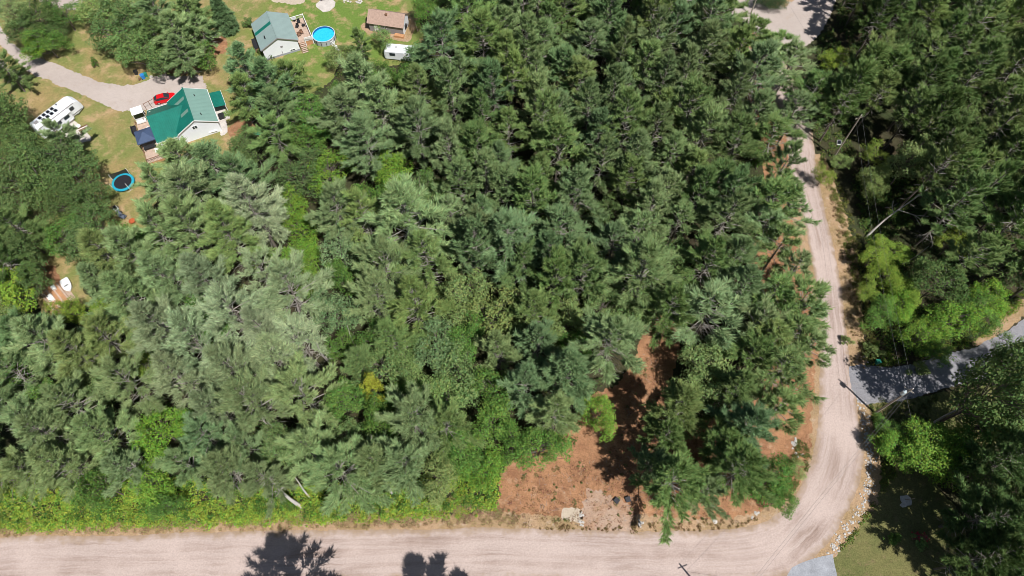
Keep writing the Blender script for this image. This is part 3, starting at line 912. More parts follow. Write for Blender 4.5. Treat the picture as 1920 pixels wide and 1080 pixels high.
for poly, tries, pick in FILLS:
    xs = [p[0] for p in poly]
    ys = [p[1] for p in poly]
    for _ in range(tries):
        x, y = random.uniform(min(xs), max(xs)), random.uniform(min(ys), max(ys))
        if not inside((x, y), poly): continue
        kind, tone = pick(x, y)
        h = KIND[kind][5] * random.uniform(.8, 1.12)
        rad = {'P': random.uniform(2.9, 4.6), 'R': random.uniform(2.6, 3.9), 'T': random.uniform(2.7, 3.7), 'B': random.uniform(2.3, 3.6)}[kind]
        xy = at(x, y, h * KIND[kind][6])[:2]
        ok = not blocks(x, y, rad * F / 112.0 * .8)
        for t in TREES if ok else ():
            if t['kind'] in 'BU' and t['rpx'] and t['h'] < h and math.hypot(t['px'][0] - x, t['px'][1] - y) < .8 * (t['rpx'] + rad * F / 112.0):
                ok = False
                break
            if np.hypot(*(t['xy'] - xy)) < .65 * (t['rad'] + rad):
                ok = False
                break
        if ok: put_tree(kind, x, y, rad, tone, h, world=(xy[0], xy[1]))
print('TREES', len(TREES))


# ------------------------------------------------------------------ dead trees: bare pale trunks with a few boughs
def snag(b, t, h, r=.14, boughs=5, label='', seed=1, fork=False):
    rng = np.random.default_rng(seed)
    B, T = at(*b), at(*t, h)
    o = thing('dead_tree', label, 'dead tree', B, 0, 'dead trees')
    s = np.linspace(0, 1, 7)[:, None]
    L = np.linalg.norm(T - B)
    side = unit(np.cross(T - B, [0, 0, 1.]))
    p = (T - B) * s + side * np.sin(s * 5 + seed) * L * .02
    v, f = wood_tubes([(p, r * (1 - .75 * s[:, 0]))], 7)
    tm = fast_mesh('trunk', v, f)
    tm.materials.append(M['deadwood'])
    c = bpy.data.objects.new('trunk', tm)
    COL.objects.link(c)
    c.parent = o
    for k in range(boughs):
        u = .55 if (fork and k == 0) else rng.uniform(.35, .97)
        q = np.array([np.interp(u, s[:, 0], p[:, i]) for i in range(3)])
        d = unit((T - B) / L * .9 + rng.normal(size=3) * .75 + [0, 0, .1])
        bl = L * (.45 if (fork and k == 0) else rng.uniform(.1, .25))
        pts = np.stack([q, q + d * bl * .5 + rng.normal(size=3) * .05 * bl, q + d * bl + rng.normal(size=3) * .12 * bl])
        paths = [(pts, np.array([.4, .28, .12]) * r)]
        for e in range(3):
            d2 = unit(d + rng.normal(size=3) * .7)
            paths.append((np.stack([pts[1], pts[1] + d2 * bl * .4]), np.array([.16, .08]) * r))
        v, f = wood_tubes(paths, 5)
        bm = fast_mesh('bough', v, f)
        bm.materials.append(M['deadwood'])
        c = bpy.data.objects.new('bough', bm)
        COL.objects.link(c)
        c.parent = o


snag((1624, 444), (1737, 352), 9.5, .22, 3, 'long pale forked dead trunk leaning over the roadside bank', 3, True)
snag((1688, 499), (1742, 462), 5.5, .13, 1, 'short straight pale dead pole by the lime bushes', 5)
snag((1792, 62), (1830, 20), 6, .10, 5, 'grey bare dead tree high in the right hand wood', 6)
snag((1700, 148), (1728, 104), 8, .07, 2, 'thin pale dead stem in the wood right of the pole', 7)
snag((1890, 330), (1935, 290), 7, .1, 6, 'grey bare dead tree at the right edge of the wood', 8)
snag((566, 952), (496, 892), 7.0, .34, 3, 'thick pale broken trunk at the edge of the roadside weeds', 9)
snag((582, 932), (545, 888), 5.0, .17, 2, 'slimmer pale trunk right beside the thick broken trunk', 10)
snag((622, 690), (592, 640), 12, .2, 7, 'pale dead trunk amid the palest pines', 11)
snag((668, 652), (650, 612), 9, .16, 2, 'pale brown dead trunk beside a dark gap in the wood', 12)
snag((735, 928), (690, 862), 10, .17, 9, 'grey dead trunk full of twigs above the roadside weeds', 13)
snag((718, 852), (695, 815), 10, .14, 2, 'pale dead trunk above the twiggy grey one', 14)
snag((92, 776), (30, 690), 12, .16, 10, 'bare twisted dead tree in the dark left hand gap', 15)
snag((70, 830), (20, 790), 9, .14, 9, 'lower bare dead tree near the left edge', 16)
snag((275, 905), (240, 860), 9, .14, 7, 'grey dead trunk left of the bright birch', 17)
snag((455, 925), (425, 895), 5, .12, 4, 'short grey dead trunk near the straight road', 18)
snag((540, 838), (495, 785), 11, .16, 6, 'pale dead trunk above the thick broken trunk', 19)
snag((700, 600), (682, 545), 12, .18, 8, 'pale dead trunk in the middle of the wood', 20)
snag((1865, 835), (1925, 808), 6, .12, 7, 'twiggy grey dead tree at the lower right edge', 21)
snag((1740, 800), (1846, 742), 9, .22, 3, 'dark leaning trunk over the yard', 22)
snag((100, 398), (62, 372), 0.4, .16, 0, 'fallen pale log lying beside the small left clearing', 23)


# ------------------------------------------------------------------ undergrowth that nobody could count
def poly_points(rng, poly, n):
    P = np.array(poly)
    lo, hi = P.min(0), P.max(0)
    out = []
    while len(out) < n:
        q = rng.uniform(lo, hi)
        if inside(q, poly): out.append(q)
    return np.array(out)


def undergrowth(name, px, clumps, rr, hh, per, leaf, col, seed, mat='weed'):
    rng = np.random.default_rng(seed)
    poly = [tuple(at(*p)[:2]) for p in px]
    c = poly_points(rng, poly, clumps)
    n = clumps * per
    c = np.repeat(c, per, 0)
    r = np.repeat(rng.uniform(*rr, clumps), per)
    hgt = np.repeat(rng.uniform(*hh, clumps), per)
    q = unit(rng.normal(size=(n, 3)))
    q[:, 2] = np.abs(q[:, 2])
    s = rng.uniform(.6, 1.05, n)
    pos = np.c_[c[:, 0] + q[:, 0] * r * s, c[:, 1] + q[:, 1] * r * s, q[:, 2] * hgt * s + .03]
    v, f = diamond_leaves(rng, pos, unit(q * .5 + rng.normal(size=(n, 3)) * .5 + [0, 0, .7]), leaf)
    me = fast_mesh(name, v, f)
    me.materials.append(M[mat])
    o = bpy.data.objects.new(name, me)
    COL.objects.link(o)
    o.color = (*col, 1)
    return tag(o, kind='stuff')


undergrowth('roadside_weeds', [(-40, 870), (200, 895), (420, 900), (600, 915), (760, 890), (930, 880), (935, 950), (800, 965), (600, 978), (300, 985), (-40, 993)], 760, (.4, 1.3), (.3, 1.2), 64, .30, (.27, .385, .055), 1)
undergrowth('roadside_weeds', [(-40, 930), (300, 950), (600, 950), (930, 930), (935, 965), (700, 977), (300, 987), (-40, 996)], 340, (.3, .9), (.15, .8), 45, .25, (.29, .36, .06), 2)
undergrowth('roadside_weeds', [(-40, 870), (200, 895), (420, 900), (600, 915), (760, 890), (930, 880), (935, 950), (800, 960), (600, 970), (300, 975), (-40, 985)], 260, (.4, 1.5), (.5, 1.9), 70, .24, (.10, .19, .036), 21)
undergrowth('dry_weeds', [(-40, 920), (300, 930), (600, 940), (930, 920), (935, 965), (700, 977), (300, 987), (-40, 996)], 160, (.3, .9), (.1, .6), 40, .2, (.33, .30, .12), 22)
undergrowth('wood_floor_plants', [(1530, 110), (1600, 200), (1600, 300), (1560, 310), (1540, 300), (1510, 190)], 160, (.3, 1.0), (.2, .9), 40, .26, (.12, .17, .04), 23)
undergrowth('wood_floor_plants', [(1600, 330), (1760, 330), (1730, 410), (1650, 450), (1610, 420)], 230, (.3, 1.2), (.3, 1.3), 44, .28, (.10, .16, .036), 24)
undergrowth('wood_floor_plants', [(1625, 430), (1700, 520), (1735, 600), (1740, 660), (1640, 650), (1640, 540)], 200, (.3, 1.1), (.3, 1.2), 44, .28, (.15, .23, .045), 25)
undergrowth('wood_floor_plants', [(1520, 85), (1570, 40), (1575, -20), (1620, -20), (1620, 70), (1600, 160), (1540, 150)], 200, (.3, 1.1), (.3, 1.3), 44, .28, (.09, .14, .036), 28)
undergrowth('lot_weeds', [(950, 880), (1080, 870), (1150, 840), (1180, 700), (1230, 620), (1240, 740), (1240, 840), (1200, 930), (1400, 960), (1300, 985), (950, 985)], 70, (.1, .4), (.1, .4), 26, .18, (.16, .17, .06), 26)
undergrowth('needle_litter', [(950, 880), (1080, 870), (1150, 840), (1180, 700), (1230, 620), (1240, 740), (1300, 800), (1440, 860), (1470, 930), (1300, 985), (950, 985)], 420, (.3, 1.2), (.02, .05), 26, .16, (.20, .11, .06), 27)
undergrowth('dry_weeds', [(-40, 978), (300, 976), (600, 960), (940, 945), (1000, 985), (600, 992), (300, 998), (-40, 1006)], 330, (.2, .6), (.1, .4), 40, .16, (.34, .25, .13), 3)
undergrowth('bracken', [(640, 960), (700, 945), (900, 935), (930, 970), (800, 985), (650, 984)], 120, (.3, .7), (.2, .6), 45, .2, (.38, .26, .16), 4)
undergrowth('roadside_weeds', [(1560, 300), (1590, 380), (1625, 480), (1640, 600), (1650, 690), (1620, 690), (1605, 560), (1580, 440), (1550, 340)], 190, (.3, .8), (.2, .7), 45, .22, (.18, .19, .05), 5)
undergrowth('dry_weeds', [(1550, 330), (1580, 400), (1606, 480), (1614, 600), (1625, 690), (1604, 690), (1592, 590), (1575, 480)], 110, (.2, .5), (.1, .35), 40, .16, (.23, .16, .08), 6)
undergrowth('roadside_weeds', [(1630, 760), (1660, 790), (1680, 900), (1640, 940), (1600, 1000), (1565, 1040), (1600, 1010), (1650, 930), (1655, 860)], 120, (.25, .6), (.15, .5), 40, .2, (.15, .19, .04), 7)
undergrowth('roadside_weeds', [(1490, 830), (1512, 820), (1518, 870), (1490, 920), (1460, 955), (1455, 930)], 60, (.3, .7), (.2, .6), 40, .2, (.13, .15, .04), 8)
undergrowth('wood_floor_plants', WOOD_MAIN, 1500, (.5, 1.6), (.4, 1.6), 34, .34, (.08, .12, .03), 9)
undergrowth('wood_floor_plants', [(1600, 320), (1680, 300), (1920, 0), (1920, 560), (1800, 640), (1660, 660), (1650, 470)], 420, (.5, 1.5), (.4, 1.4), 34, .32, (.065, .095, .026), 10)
undergrowth('driveway_weeds', [(1640, 660), (1760, 640), (1850, 600), (1920, 540), (1920, 570), (1850, 632), (1760, 672), (1650, 686)], 130, (.3, .8), (.2, .7), 40, .22, (.17, .25, .04), 11)
undergrowth('dry_weeds', [(1010, 985), (1380, 975), (1440, 965), (1380, 992), (1200, 998), (1010, 993)], 90, (.15, .4), (.08, .3), 30, .14, (.22, .15, .07), 12)
undergrowth('roadside_weeds', [(1640, 750), (1700, 750), (1760, 740), (1740, 790), (1660, 830)], 90, (.2, .7), (.1, .4), 40, .18, (.10, .125, .035), 13)
# fallen twigs and brush on the cleared lot
rng = np.random.default_rng(31)
paths = []
for q in poly_points(rng, [tuple(at(*p)[:2]) for p in [(950, 880), (1080, 870), (1150, 840), (1180, 700), (1230, 620), (1240, 740), (1240, 840), (1200, 930), (1400, 960), (1300, 985), (950, 985)]], 300):
    a = rng.uniform(0, 6.28)
    l = rng.uniform(.2, .8)
    paths.append((np.array([[q[0], q[1], .04], [q[0] + math.cos(a) * l, q[1] + math.sin(a) * l, .1]]), np.array([.025, .012])))
v, f = wood_tubes(paths, 3)
me = fast_mesh('twig_litter', v, f)
me.materials.append(M['twig'])
o = bpy.data.objects.new('twig_litter', me)
COL.objects.link(o)
tag(o, kind='stuff')


# ------------------------------------------------------------------ stones
def rock_mesh(seed):
    rng = np.random.default_rng(seed)
    v = [(0, 0, 1), (0, 0, -.3)]
    for zr, rr in ((.62, .72), (.1, 1.0)):
        for k in range(6):
            a = k * math.pi / 3 + (zr > .5) * .5
            v.append((math.cos(a) * rr, math.sin(a) * rr, zr))
    v = np.array(v) * rng.uniform(.75, 1.2, (len(v), 1)) * np.array([1, .8, .65])
    f = []
    for k in range(6):
        a, b = 2 + k, 2 + (k + 1) % 6
        c, d = 8 + k, 8 + (k + 1) % 6
        f += [(0, a, b), (a, c, d), (a, d, b), (1, d, c)]
    me = bpy.data.meshes.new('rock')
    me.from_pydata([tuple(p) for p in v], [], f)
    me.materials.append(M['rock'])
    return me


ROCKS = [rock_mesh(i) for i in range(5)]


def rock_at(x, y, r, label, grp):
    o = bpy.data.objects.new('rock', random.choice(ROCKS))
    COL.objects.link(o)
    o.location = (float(x), float(y), .02)
    o.scale = (r * random.uniform(.8, 1.2), r * random.uniform(.8, 1.2), r * random.uniform(.7, 1.0))
    o.rotation_euler = (0, 0, random.uniform(0, 6.28))
    tag(o, label, 'rock', grp)


def rocks_along(px, n, sp, rr, label, grp):
    p = np.array([at(*q)[:2] for q in px])
    s = np.r_[0, np.cumsum(np.linalg.norm(np.diff(p, axis=0), axis=1))]
    for k in range(n):
        u = random.uniform(0, s[-1])
        x, y = np.interp(u, s, p[:, 0]) + random.gauss(0, sp), np.interp(u, s, p[:, 1]) + random.gauss(0, sp)
        rock_at(x, y, random.uniform(*rr), label, grp)


rocks_along([(1612, 750), (1622, 790), (1627, 830), (1632, 850)], 85, .42, (.07, .22), 'pale stone in the upper run of kerb stones beside the road bend', 'stones along the upper road bend')
rocks_along([(1632, 850), (1634, 880), (1628, 915), (1618, 940)], 85, .42, (.07, .24), 'pale stone in the middle run of kerb stones beside the road bend', 'stones along the middle road bend')
rocks_along([(1618, 940), (1600, 978), (1575, 1008), (1556, 1036)], 85, .42, (.07, .26), 'pale stone in the lowest run of kerb stones by the concrete pad', 'stones along the lower road bend')
rocks_along([(1492, 822), (1490, 835), (1496, 850), (1510, 858)], 16, .3, (.15, .35), 'pale stone in the heap left of the road bend', 'stones heaped left of the bend')
rocks_along([(1089, 962), (1093, 985)], 9, .15, (.14, .34), 'pale stone at the left side of the dirt entrance', 'stones left of the dirt entrance')
rocks_along([(1199, 970), (1203, 988)], 9, .15, (.14, .34), 'pale stone at the right side of the dirt entrance', 'stones right of the dirt entrance')
rocks_along([(1408, 968), (1425, 962)], 7, .2, (.14, .3), 'pale stone where the cleared lot meets the road corner', 'stones at the lot corner')
rocks_along([(1415, -10), (1436, 8), (1460, 13), (1484, 2)], 22, .12, (.15, .32), 'stone ringing the planted island of the turning circle', 'stones round the turning circle island')
rocks_along([(646, 2), (662, 4), (684, 1)], 14, .3, (.2, .5), 'white stone in the heap at the top edge behind the shed lawn', 'white stones at the top edge')
rocks_along([(1606, 665), (1626, 672)], 8, .3, (.14, .3), 'pale stone above the mouth of the grey driveway', 'stones at the grey driveway mouth')
rock_at(*at(1340, 978)[:2], .42, 'single large tan boulder on the sandy verge of the road', None)

# ------------------------------------------------------------------ green roofed house
h1 = thing('house', 'white house with deep green metal roof and a long western wing', 'house', (-63.0, 93.25, 0), R(25.7))
EZ, RZ, HW, HL = 2.95, 5.15, 3.75, 4.3      # eave, ridge, half width, half length


def gable_body(mb, hw, hl, ez, rz, axis='y'):
    pts = [(-hw, 0), (hw, 0), (hw, ez), (0, rz), (-hw, ez)]
    k = len(pts)
    vs = [((a, -hl, z) if axis == 'y' else (-hl, a, z)) for a, z in pts] + [((a, hl, z) if axis == 'y' else (hl, a, z)) for a, z in pts]
    mb.add(vs, [tuple(range(k)), tuple(range(2 * k - 1, k - 1, -1))] + [(i, k + i, k + (i + 1) % k, (i + 1) % k) for i in range(k)])


b = MB()
gable_body(b, HW, HL, EZ - .1, RZ - .16)
b.box(-7.7, -HW, -4.25, 4.2, 0, 2.7)
b.build('wall', M['white'], h1)
# main roof: two slopes, 0.3 m overhang
sl = (RZ - EZ) / (HW + .25)
OV = HL + .35
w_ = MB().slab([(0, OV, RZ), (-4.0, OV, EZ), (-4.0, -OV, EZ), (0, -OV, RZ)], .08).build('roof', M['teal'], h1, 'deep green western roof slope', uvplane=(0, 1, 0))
MB().slab([(0, -OV, RZ), (4.0, -OV, EZ), (4.0, OV, EZ), (0, OV, RZ)], .08).build('roof', M['tealsheen'], h1, 'pale green eastern roof slope with its sheen painted in', uvplane=(0, 1, 0))  # sun-facing slope: its sheen is put into the colour


def on_w(u, v, dz=.02):
    return (u, v, RZ + u * (RZ - EZ) / 4.0 + dz)


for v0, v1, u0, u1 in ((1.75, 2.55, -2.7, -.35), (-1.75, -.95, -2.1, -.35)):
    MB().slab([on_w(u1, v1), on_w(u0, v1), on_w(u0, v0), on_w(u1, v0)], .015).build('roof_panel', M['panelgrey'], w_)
MB().tube([(0, -OV - .02, RZ + .02), (0, OV + .02, RZ + .02)], .13, 6).build('ridge_cap', M['teal'], h1)
MB().box(-.2, .2, -.2, .2, -.4, .35).build('vent', M['trim'], h1).location = (-7.6, 3.2, 2.9)
for y_ in (2.4, -2.9):
    MB().tube([(1.6, y_, 4.1), (1.6, y_, 4.75)], .08, 8).build('vent_pipe', M['dark'], h1)
# west wing: its own ridge runs east-west
WR, WE, VR = 4.55, 2.6, .9
WS = (WR - WE) / (4.55 + VR)
MB().slab([(-1.09, VR, WR), (-8.1, VR, WR), (-8.1, -4.6, WE), (-4.02, -4.6, WE), (-4.02, VR - (WR - 2.95) / (WR - WE) * (4.6 + VR), 2.95)], .08).build('wing_roof', M['teal'], h1, uvplane=(1, 0, 0))
MB().slab([(-8.1, VR, WR), (-1.09, VR, WR), (-4.02, VR + (WR - 2.95) / (WR - WE + .05) * (4.6 - VR), 2.95), (-4.02, 4.6, WE - .05), (-8.1, 4.6, WE - .05)], .08).build('wing_roof', M['teal'], h1, uvplane=(1, 0, 0))
MB().add([(-7.69, -4.2, 2.7), (-7.69, 4.15, 2.7), (-7.69, VR, WR - .12), (-7.5, -4.2, 2.7), (-7.5, 4.15, 2.7), (-7.5, VR, WR - .12)], [(0, 2, 1), (3, 4, 5), (0, 3, 5, 2), (1, 2, 5, 4)]).build('gable_wall', M['white'], h1)
tr = MB()
for sg in (-1, 1):
    tr.slab([(0, sg * (OV + .03), RZ + .01), (-4.0, sg * (OV + .03), EZ + .01), (-4.0, sg * (OV + .0) - sg * .05, EZ + .01), (0, sg * OV - sg * .05, RZ + .01)][::sg], .2)
    tr.slab([(4.0, sg * (OV + .03), EZ + .01), (0, sg * (OV + .03), RZ + .01), (0, sg * OV - sg * .05, RZ + .01), (4.0, sg * OV - sg * .05, EZ + .01)][::sg], .2)
tr.box(-8.16, -8.1, -4.62, 4.62, WE - .22, WE - .02)
tr.box(-8.1, -4.1, -4.68, -4.61, WE - .2, WE + .02)
tr.box(-8.1, -4.1, 4.61, 4.68, WE - .22, WE - .02)
tr.box(4.0, 4.1, -OV, OV, EZ - .14, EZ)
tr.build('fascia', M['trim'], h1)


def window(parent, c, wdt, hgt, nrm='-y', name='window'):
    """c: centre on the wall; frame stands proud, pane inside"""
    f = MB()
    if nrm[1] == 'y':
        s = -1 if nrm[0] == '-' else 1
        f.box(c[0] - wdt / 2, c[0] + wdt / 2, c[1], c[1] + s * .05, c[2] - hgt / 2, c[2] + hgt / 2) if s > 0 else f.box(c[0] - wdt / 2, c[0] + wdt / 2, c[1] - .05, c[1], c[2] - hgt / 2, c[2] + hgt / 2)
    else:
        f.box(min(c[0], c[0] + (.05 if nrm[0] == '+' else -.05)), max(c[0], c[0] + (.05 if nrm[0] == '+' else -.05)), c[1] - wdt / 2, c[1] + wdt / 2, c[2] - hgt / 2, c[2] + hgt / 2)
    o = f.build(name, M['trim'], parent)
    p = MB()
    e = .09
    if nrm[1] == 'y':
        y = c[1] + (-.06 if nrm[0] == '-' else .06)
        for k in (0, 1):
            x0 = c[0] - wdt / 2 + e + k * (wdt / 2 - e / 2)
            p.box(x0, x0 + wdt / 2 - e * 1.5, min(y, y + .012), max(y, y + .012), c[2] - hgt / 2 + e, c[2] + hgt / 2 - e)
    else:
        x = c[0] + (-.06 if nrm[0] == '-' else .06)
        for k in (0, 1):
            y0 = c[1] - wdt / 2 + e + k * (wdt / 2 - e / 2)
            p.box(min(x, x + .012), max(x, x + .012), y0, y0 + wdt / 2 - e * 1.5, c[2] - hgt / 2 + e, c[2] + hgt / 2 - e)
    p.build('pane', M['glass'], o)
    return o


window(h1, (-.5, -HL, 3.1), 1.0, .9)
window(h1, (HW, 1.5, 1.7), 1.3, 1.1, '+x')
window(h1, (-7.7, 1.8, 1.6), 1.3, 1.1, '-x')
# east porch with its own little roof and posts
MB().slab([(4.12, -.3, 2.55), (6.3, -.3, 2.25), (6.3, 3.9, 2.25), (4.12, 3.9, 2.55)], .07).build('porch_roof', M['teal'], h1, uvplane=(0, 1, 0))
for y in (-.2, 3.8):
    MB().box(6.1, 6.22, y - .06, y + .06, 0, 2.2).build('post', M['trim'], h1)
MB().box(6.3, 6.36, -.32, 3.92, 2.12, 2.27).build('gutter', M['trim'], h1)
MB().box(HW + .02, 6.0, -1.9, -.35, 0, .25).build('step', M['concrete'], h1)
MB().box(HW + .3, HW + 1.5, -1.7, -.5, .25, .9).build('planter', M['dark'], h1)

ax = thing('patio_table', 'small white table against the gable wall of the green house', 'table', at(402, 249), R(20))
MB().box(-.8, .8, -.4, .4, .68, .75).build('tabletop', M['trim'], ax)
for x in (-.7, .7):
    for y in (-.3, .3):
        MB().box(x - .04, x + .04, y - .04, y + .04, 0, .68).build('leg', M['trim'], ax)

# deck along the west side of the green house
dk = thing('deck', 'timber deck with railing along the west end of the green house', 'deck', (-63.0, 93.25, 0), R(25.7))
b = MB()
for k in range(36):
    y = -6.7 + k * .31
    x0, x1 = -11.2, -7.78
    if y < -4.3: x1 = -5.6
    b.box(x0, x1, y, y + .285, .55, .62)
b.build('boards', M['wood'], dk)['kind'] = 'stuff'
b = MB()
b.box(-11.15, -7.85, -6.65, 4.3, 0, .54)
b.box(-7.8, -5.7, -6.65, -4.45, 0, .54)
b.build('skirt', M['newwood'], dk)
for x, y in [(-11.15, -6.6), (-11.15, -3.9), (-11.15, -1.2), (-11.15, 1.5), (-11.15, 4.1), (-8.4, -6.6), (-5.75, -6.6), (-9.5, 4.1)]:
    MB().box(x - .06, x + .06, y - .06, y + .06, .62, 1.6).build('post', M['brownwood'], dk)
b = MB()
b.box(-11.2, -11.1, -6.5, 4.1, 1.5, 1.58)
b.box(-11.1, -5.75, -6.65, -6.55, 1.5, 1.58)
for k in range(20):
    b.box(-10.9 + k * .27, -10.86 + k * .27, -6.62, -6.58, .62, 1.5)
b.build('railing', M['brownwood'], dk)

# navy canopy tent over the deck corner
gz = thing('gazebo', 'navy blue peaked canopy tent on the deck of the green house', 'gazebo', (-71.1, 87.55, .62), R(25.7))
b = MB()
a, zt, ze = 1.75, 2.75, 2.05
b.add([(-a, -a, ze), (a, -a, ze), (a, a, ze), (-a, a, ze), (-.35, -.35, zt), (.35, -.35, zt), (.35, .35, zt), (-.35, .35, zt)],
      [(0, 1, 5, 4), (1, 2, 6, 5), (2, 3, 7, 6), (3, 0, 4, 7), (4, 5, 6, 7)])
b.add([(-a, -a, ze), (a, -a, ze), (a, a, ze), (-a, a, ze), (-a, -a, ze - .22), (a, -a, ze - .22), (a, a, ze - .22), (-a, a, ze - .22)], [(4, 5, 1, 0), (5, 6, 2, 1), (6, 7, 3, 2), (7, 4, 0, 3)])
b.build('canopy', M['navy'], gz)
b = MB()
b.add([(-.5, -.5, zt - .02), (.5, -.5, zt - .02), (.5, .5, zt - .02), (-.5, .5, zt - .02), (0, 0, zt + .35)], [(0, 1, 4), (1, 2, 4), (2, 3, 4), (3, 0, 4)])
b.build('top_cap', M['navy'], gz)
for x in (-1, 1):
    for y in (-1, 1):
        MB().tube([(x * 1.65, y * 1.65, 0), (x * 1.65, y * 1.65, ze)], .045, 6).build('leg', M['dark'], gz)
# white roofed shelter at the north end of the deck
aw = thing('awning', 'small white roofed shelter at the north end of the deck', 'awning', (-74.4, 93.9, .62), R(25.7))
MB().slab([(-1.1, -.8, 1.8), (1.1, -.8, 1.8), (1.1, .9, 2.1), (-1.1, .9, 2.1)], .06).build('roof', M['trim'], aw)
for x in (-1, 1):
    for y in (-.7, .8):
        MB().box(x - .04, x + .04, y - .04, y + .04, 0, 1.8).build('post', M['trim'], aw)
MB().box(-.9, .9, -1.9, -1.2, .25, .55).build('bench', M['trim'], aw)
MB().box(-.9, .9, -1.25, -1.15, .55, 1.0).build('bench_back', M['steel'], aw)
so = thing('patio_sofa', 'dark outdoor sofa on the deck between shelter and canopy', 'sofa', (-74.6, 90.2, .62), R(25.7))
MB().box(-.4, .4, -.95, .95, .1, .42).build('seat', M['dark'], so)
MB().box(-.5, -.36, -1.0, 1.0, .1, .85).build('backrest', M['dark'], so)
for y in (-1.02, .9):
    MB().box(-.4, .4, y, y + .12, .1, .65).build('armrest', M['dark'], so)
um = thing('paddle_board', 'white and pale blue board lying on the deck beside the canopy', 'board', (-72.2, 90.4, .64), R(10))
b = MB()
b.prism([(math.cos(t) * .38, math.sin(t) * 1.1) for t in np.linspace(0, 2 * math.pi, 14, endpoint=False)], 0, .1)
b.build('hull', M['trim'], um)
b = MB()
b.prism([(math.cos(t) * .2, math.sin(t) * .6) for t in np.linspace(0, 2 * math.pi, 10, endpoint=False)], .1, .115)
b.build('deck_pad', M['cyan'], um)
ch = MB()
ch.box(-1.4, 1.2, -.5, .5, .0, .45)
tb = thing('patio_table', 'long dark table under the south side of the navy canopy', 'table', (-70.4, 85.9, .62), R(25.7))
MB().box(-1.1, 1.1, -.45, .45, .7, .76).build('tabletop', M['dark'], tb)
for x in (-1, 1):
    for y in (-.35, .35):
        MB().box(x - .04, x + .04, y - .04, y + .04, 0, .7).build('leg', M['dark'], tb)
tl = thing('trellis', 'thin brown trellis standing at the driveway end of the deck', 'trellis', (-73.2, 97.0, 0), R(40))
for x in (-1.1, 0, 1.1):
    MB().box(x - .05, x + .05, -.05, .05, 0, 1.9).build('post', M['brownwood'], tl)
MB().box(-1.15, 1.15, .052, .09, 1.7, 1.8).build('rail', M['brownwood'], tl)
ac = thing('hot_tub_cover', 'grey slatted box by the south wall of the green house', 'box', at(302, 284), R(25.7))
MB().box(-.8, .8, -.5, .5, 0, .7).build('box_body', M['greysiding'], ac)
MB().box(-.85, .85, -.55, .55, .7, .78).build('lid', M['trim'], ac)


# ------------------------------------------------------------------ vehicles
def wheel(parent, x, y, r=.32, wd=.22):
    o = MB().tube([(x, y - wd / 2, r), (x, y + wd / 2, r)], r, 14).build('wheel', M['tyre'], parent)
    MB().tube([(x, y - wd / 2 - .012, r), (x, y + wd / 2 + .012, r)], r * .6, 10).build('rim', M['rim'], o)


def loft(mb, secs):
    """secs: list of (x, [(y,z),...]) closed rings of equal length"""
    k = len(secs[0][1])
    vs = [(x, y, z) for x, ring in secs for y, z in ring]
    fs = [(i * k + j, (i + 1) * k + j, (i + 1) * k + (j + 1) % k, i * k + (j + 1) % k) for i in range(len(secs) - 1) for j in range(k)]
    fs += [tuple(range(k)), tuple(range(len(secs) * k - 1, (len(secs) - 1) * k - 1, -1))]
    return mb.add(vs, fs)


def car(label, loc, rz, paint, scale=1.0):
    t = thing('car', label, 'car', loc, rz)

    def ring(hw, z0, z1):
        return [(-hw, z0), (-hw * 1.0, z0 + (z1 - z0) * .55), (-hw * .93, z1), (hw * .93, z1), (hw, z0 + (z1 - z0) * .55), (hw, z0)]
    b = MB()
    loft(b, [(-2.2, ring(.62, .4, .78)), (-2.1, ring(.8, .28, .92)), (-1.5, ring(.89, .24, .98)), (0, ring(.9, .24, .96)), (1.0, ring(.9, .24, .94)), (1.7, ring(.86, .24, .84)), (2.1, ring(.74, .3, .72)), (2.22, ring(.5, .38, .6))])
    b.build('body', paint, t, smooth=False)
    c = MB()
    loft(c, [(-2.0, [(-.72, .93), (.72, .93), (.60, .94), (-.60, .94)]), (-1.35, [(-.78, .96), (.78, .96), (.60, 1.40), (-.60, 1.40)]), (0.1, [(-.80, .95), (.80, .95), (.62, 1.44), (-.62, 1.44)]), (1.05, [(-.80, .93), (.80, .93), (.66, .95), (-.66, .95)])])
    c.build('windows', M['glass'], t)
    r = MB()
    r.slab([(-1.32, -.58, 1.425), (.12, -.6, 1.465), (.12, .6, 1.465), (-1.32, .58, 1.425)], .05)
    r.build('roof', paint, t)
    for sg in (-1, 1):
        MB().slab([(-1.9, sg * .66, .98), (-1.9, sg * .6, .985), (-1.3, sg * .56, 1.425), (-1.3, sg * .61, 1.425)][::sg], .03).build('pillar', paint, t)
        MB().slab([(.1, sg * .6, 1.465), (.1, sg * .66, 1.45), (.98, sg * .74, .98), (.98, sg * .68, .985)][::-sg], .03).build('pillar', paint, t)
        MB().box(1.96, 2.12, min(sg * .42, sg * .72), max(sg * .42, sg * .72), .6, .72).build('headlight', M['trim'], t)
        MB().box(-2.19, -2.1, min(sg * .4, sg * .62), max(sg * .4, sg * .62), .68, .82).build('tail_light', M['orange'], t)
        MB().box(.75, .92, min(sg * .9, sg * 1.06), max(sg * .9, sg * 1.06), .92, 1.04).build('mirror', paint, t)
        for x in (-1.35, 1.38):
            wheel(t, x, sg * .79)
    t.scale = (scale,) * 3
    return t


car('glossy red hatchback parked on the gravel beside the green house', (-70.9, 99.0, .02), R(20), M['red'], .98)
car('dark car cut off by the right edge on the grey driveway', (at(1929, 668)[0], at(1929, 668)[1], .03), R(100), M['dark'], 1.0)

# motorhome: origin at its middle, x forward
rv = thing('motorhome', 'long white motorhome with black solar panels on its roof', 'motorhome', (-90.35, 93.25, 0), R(55.5))
b = MB()


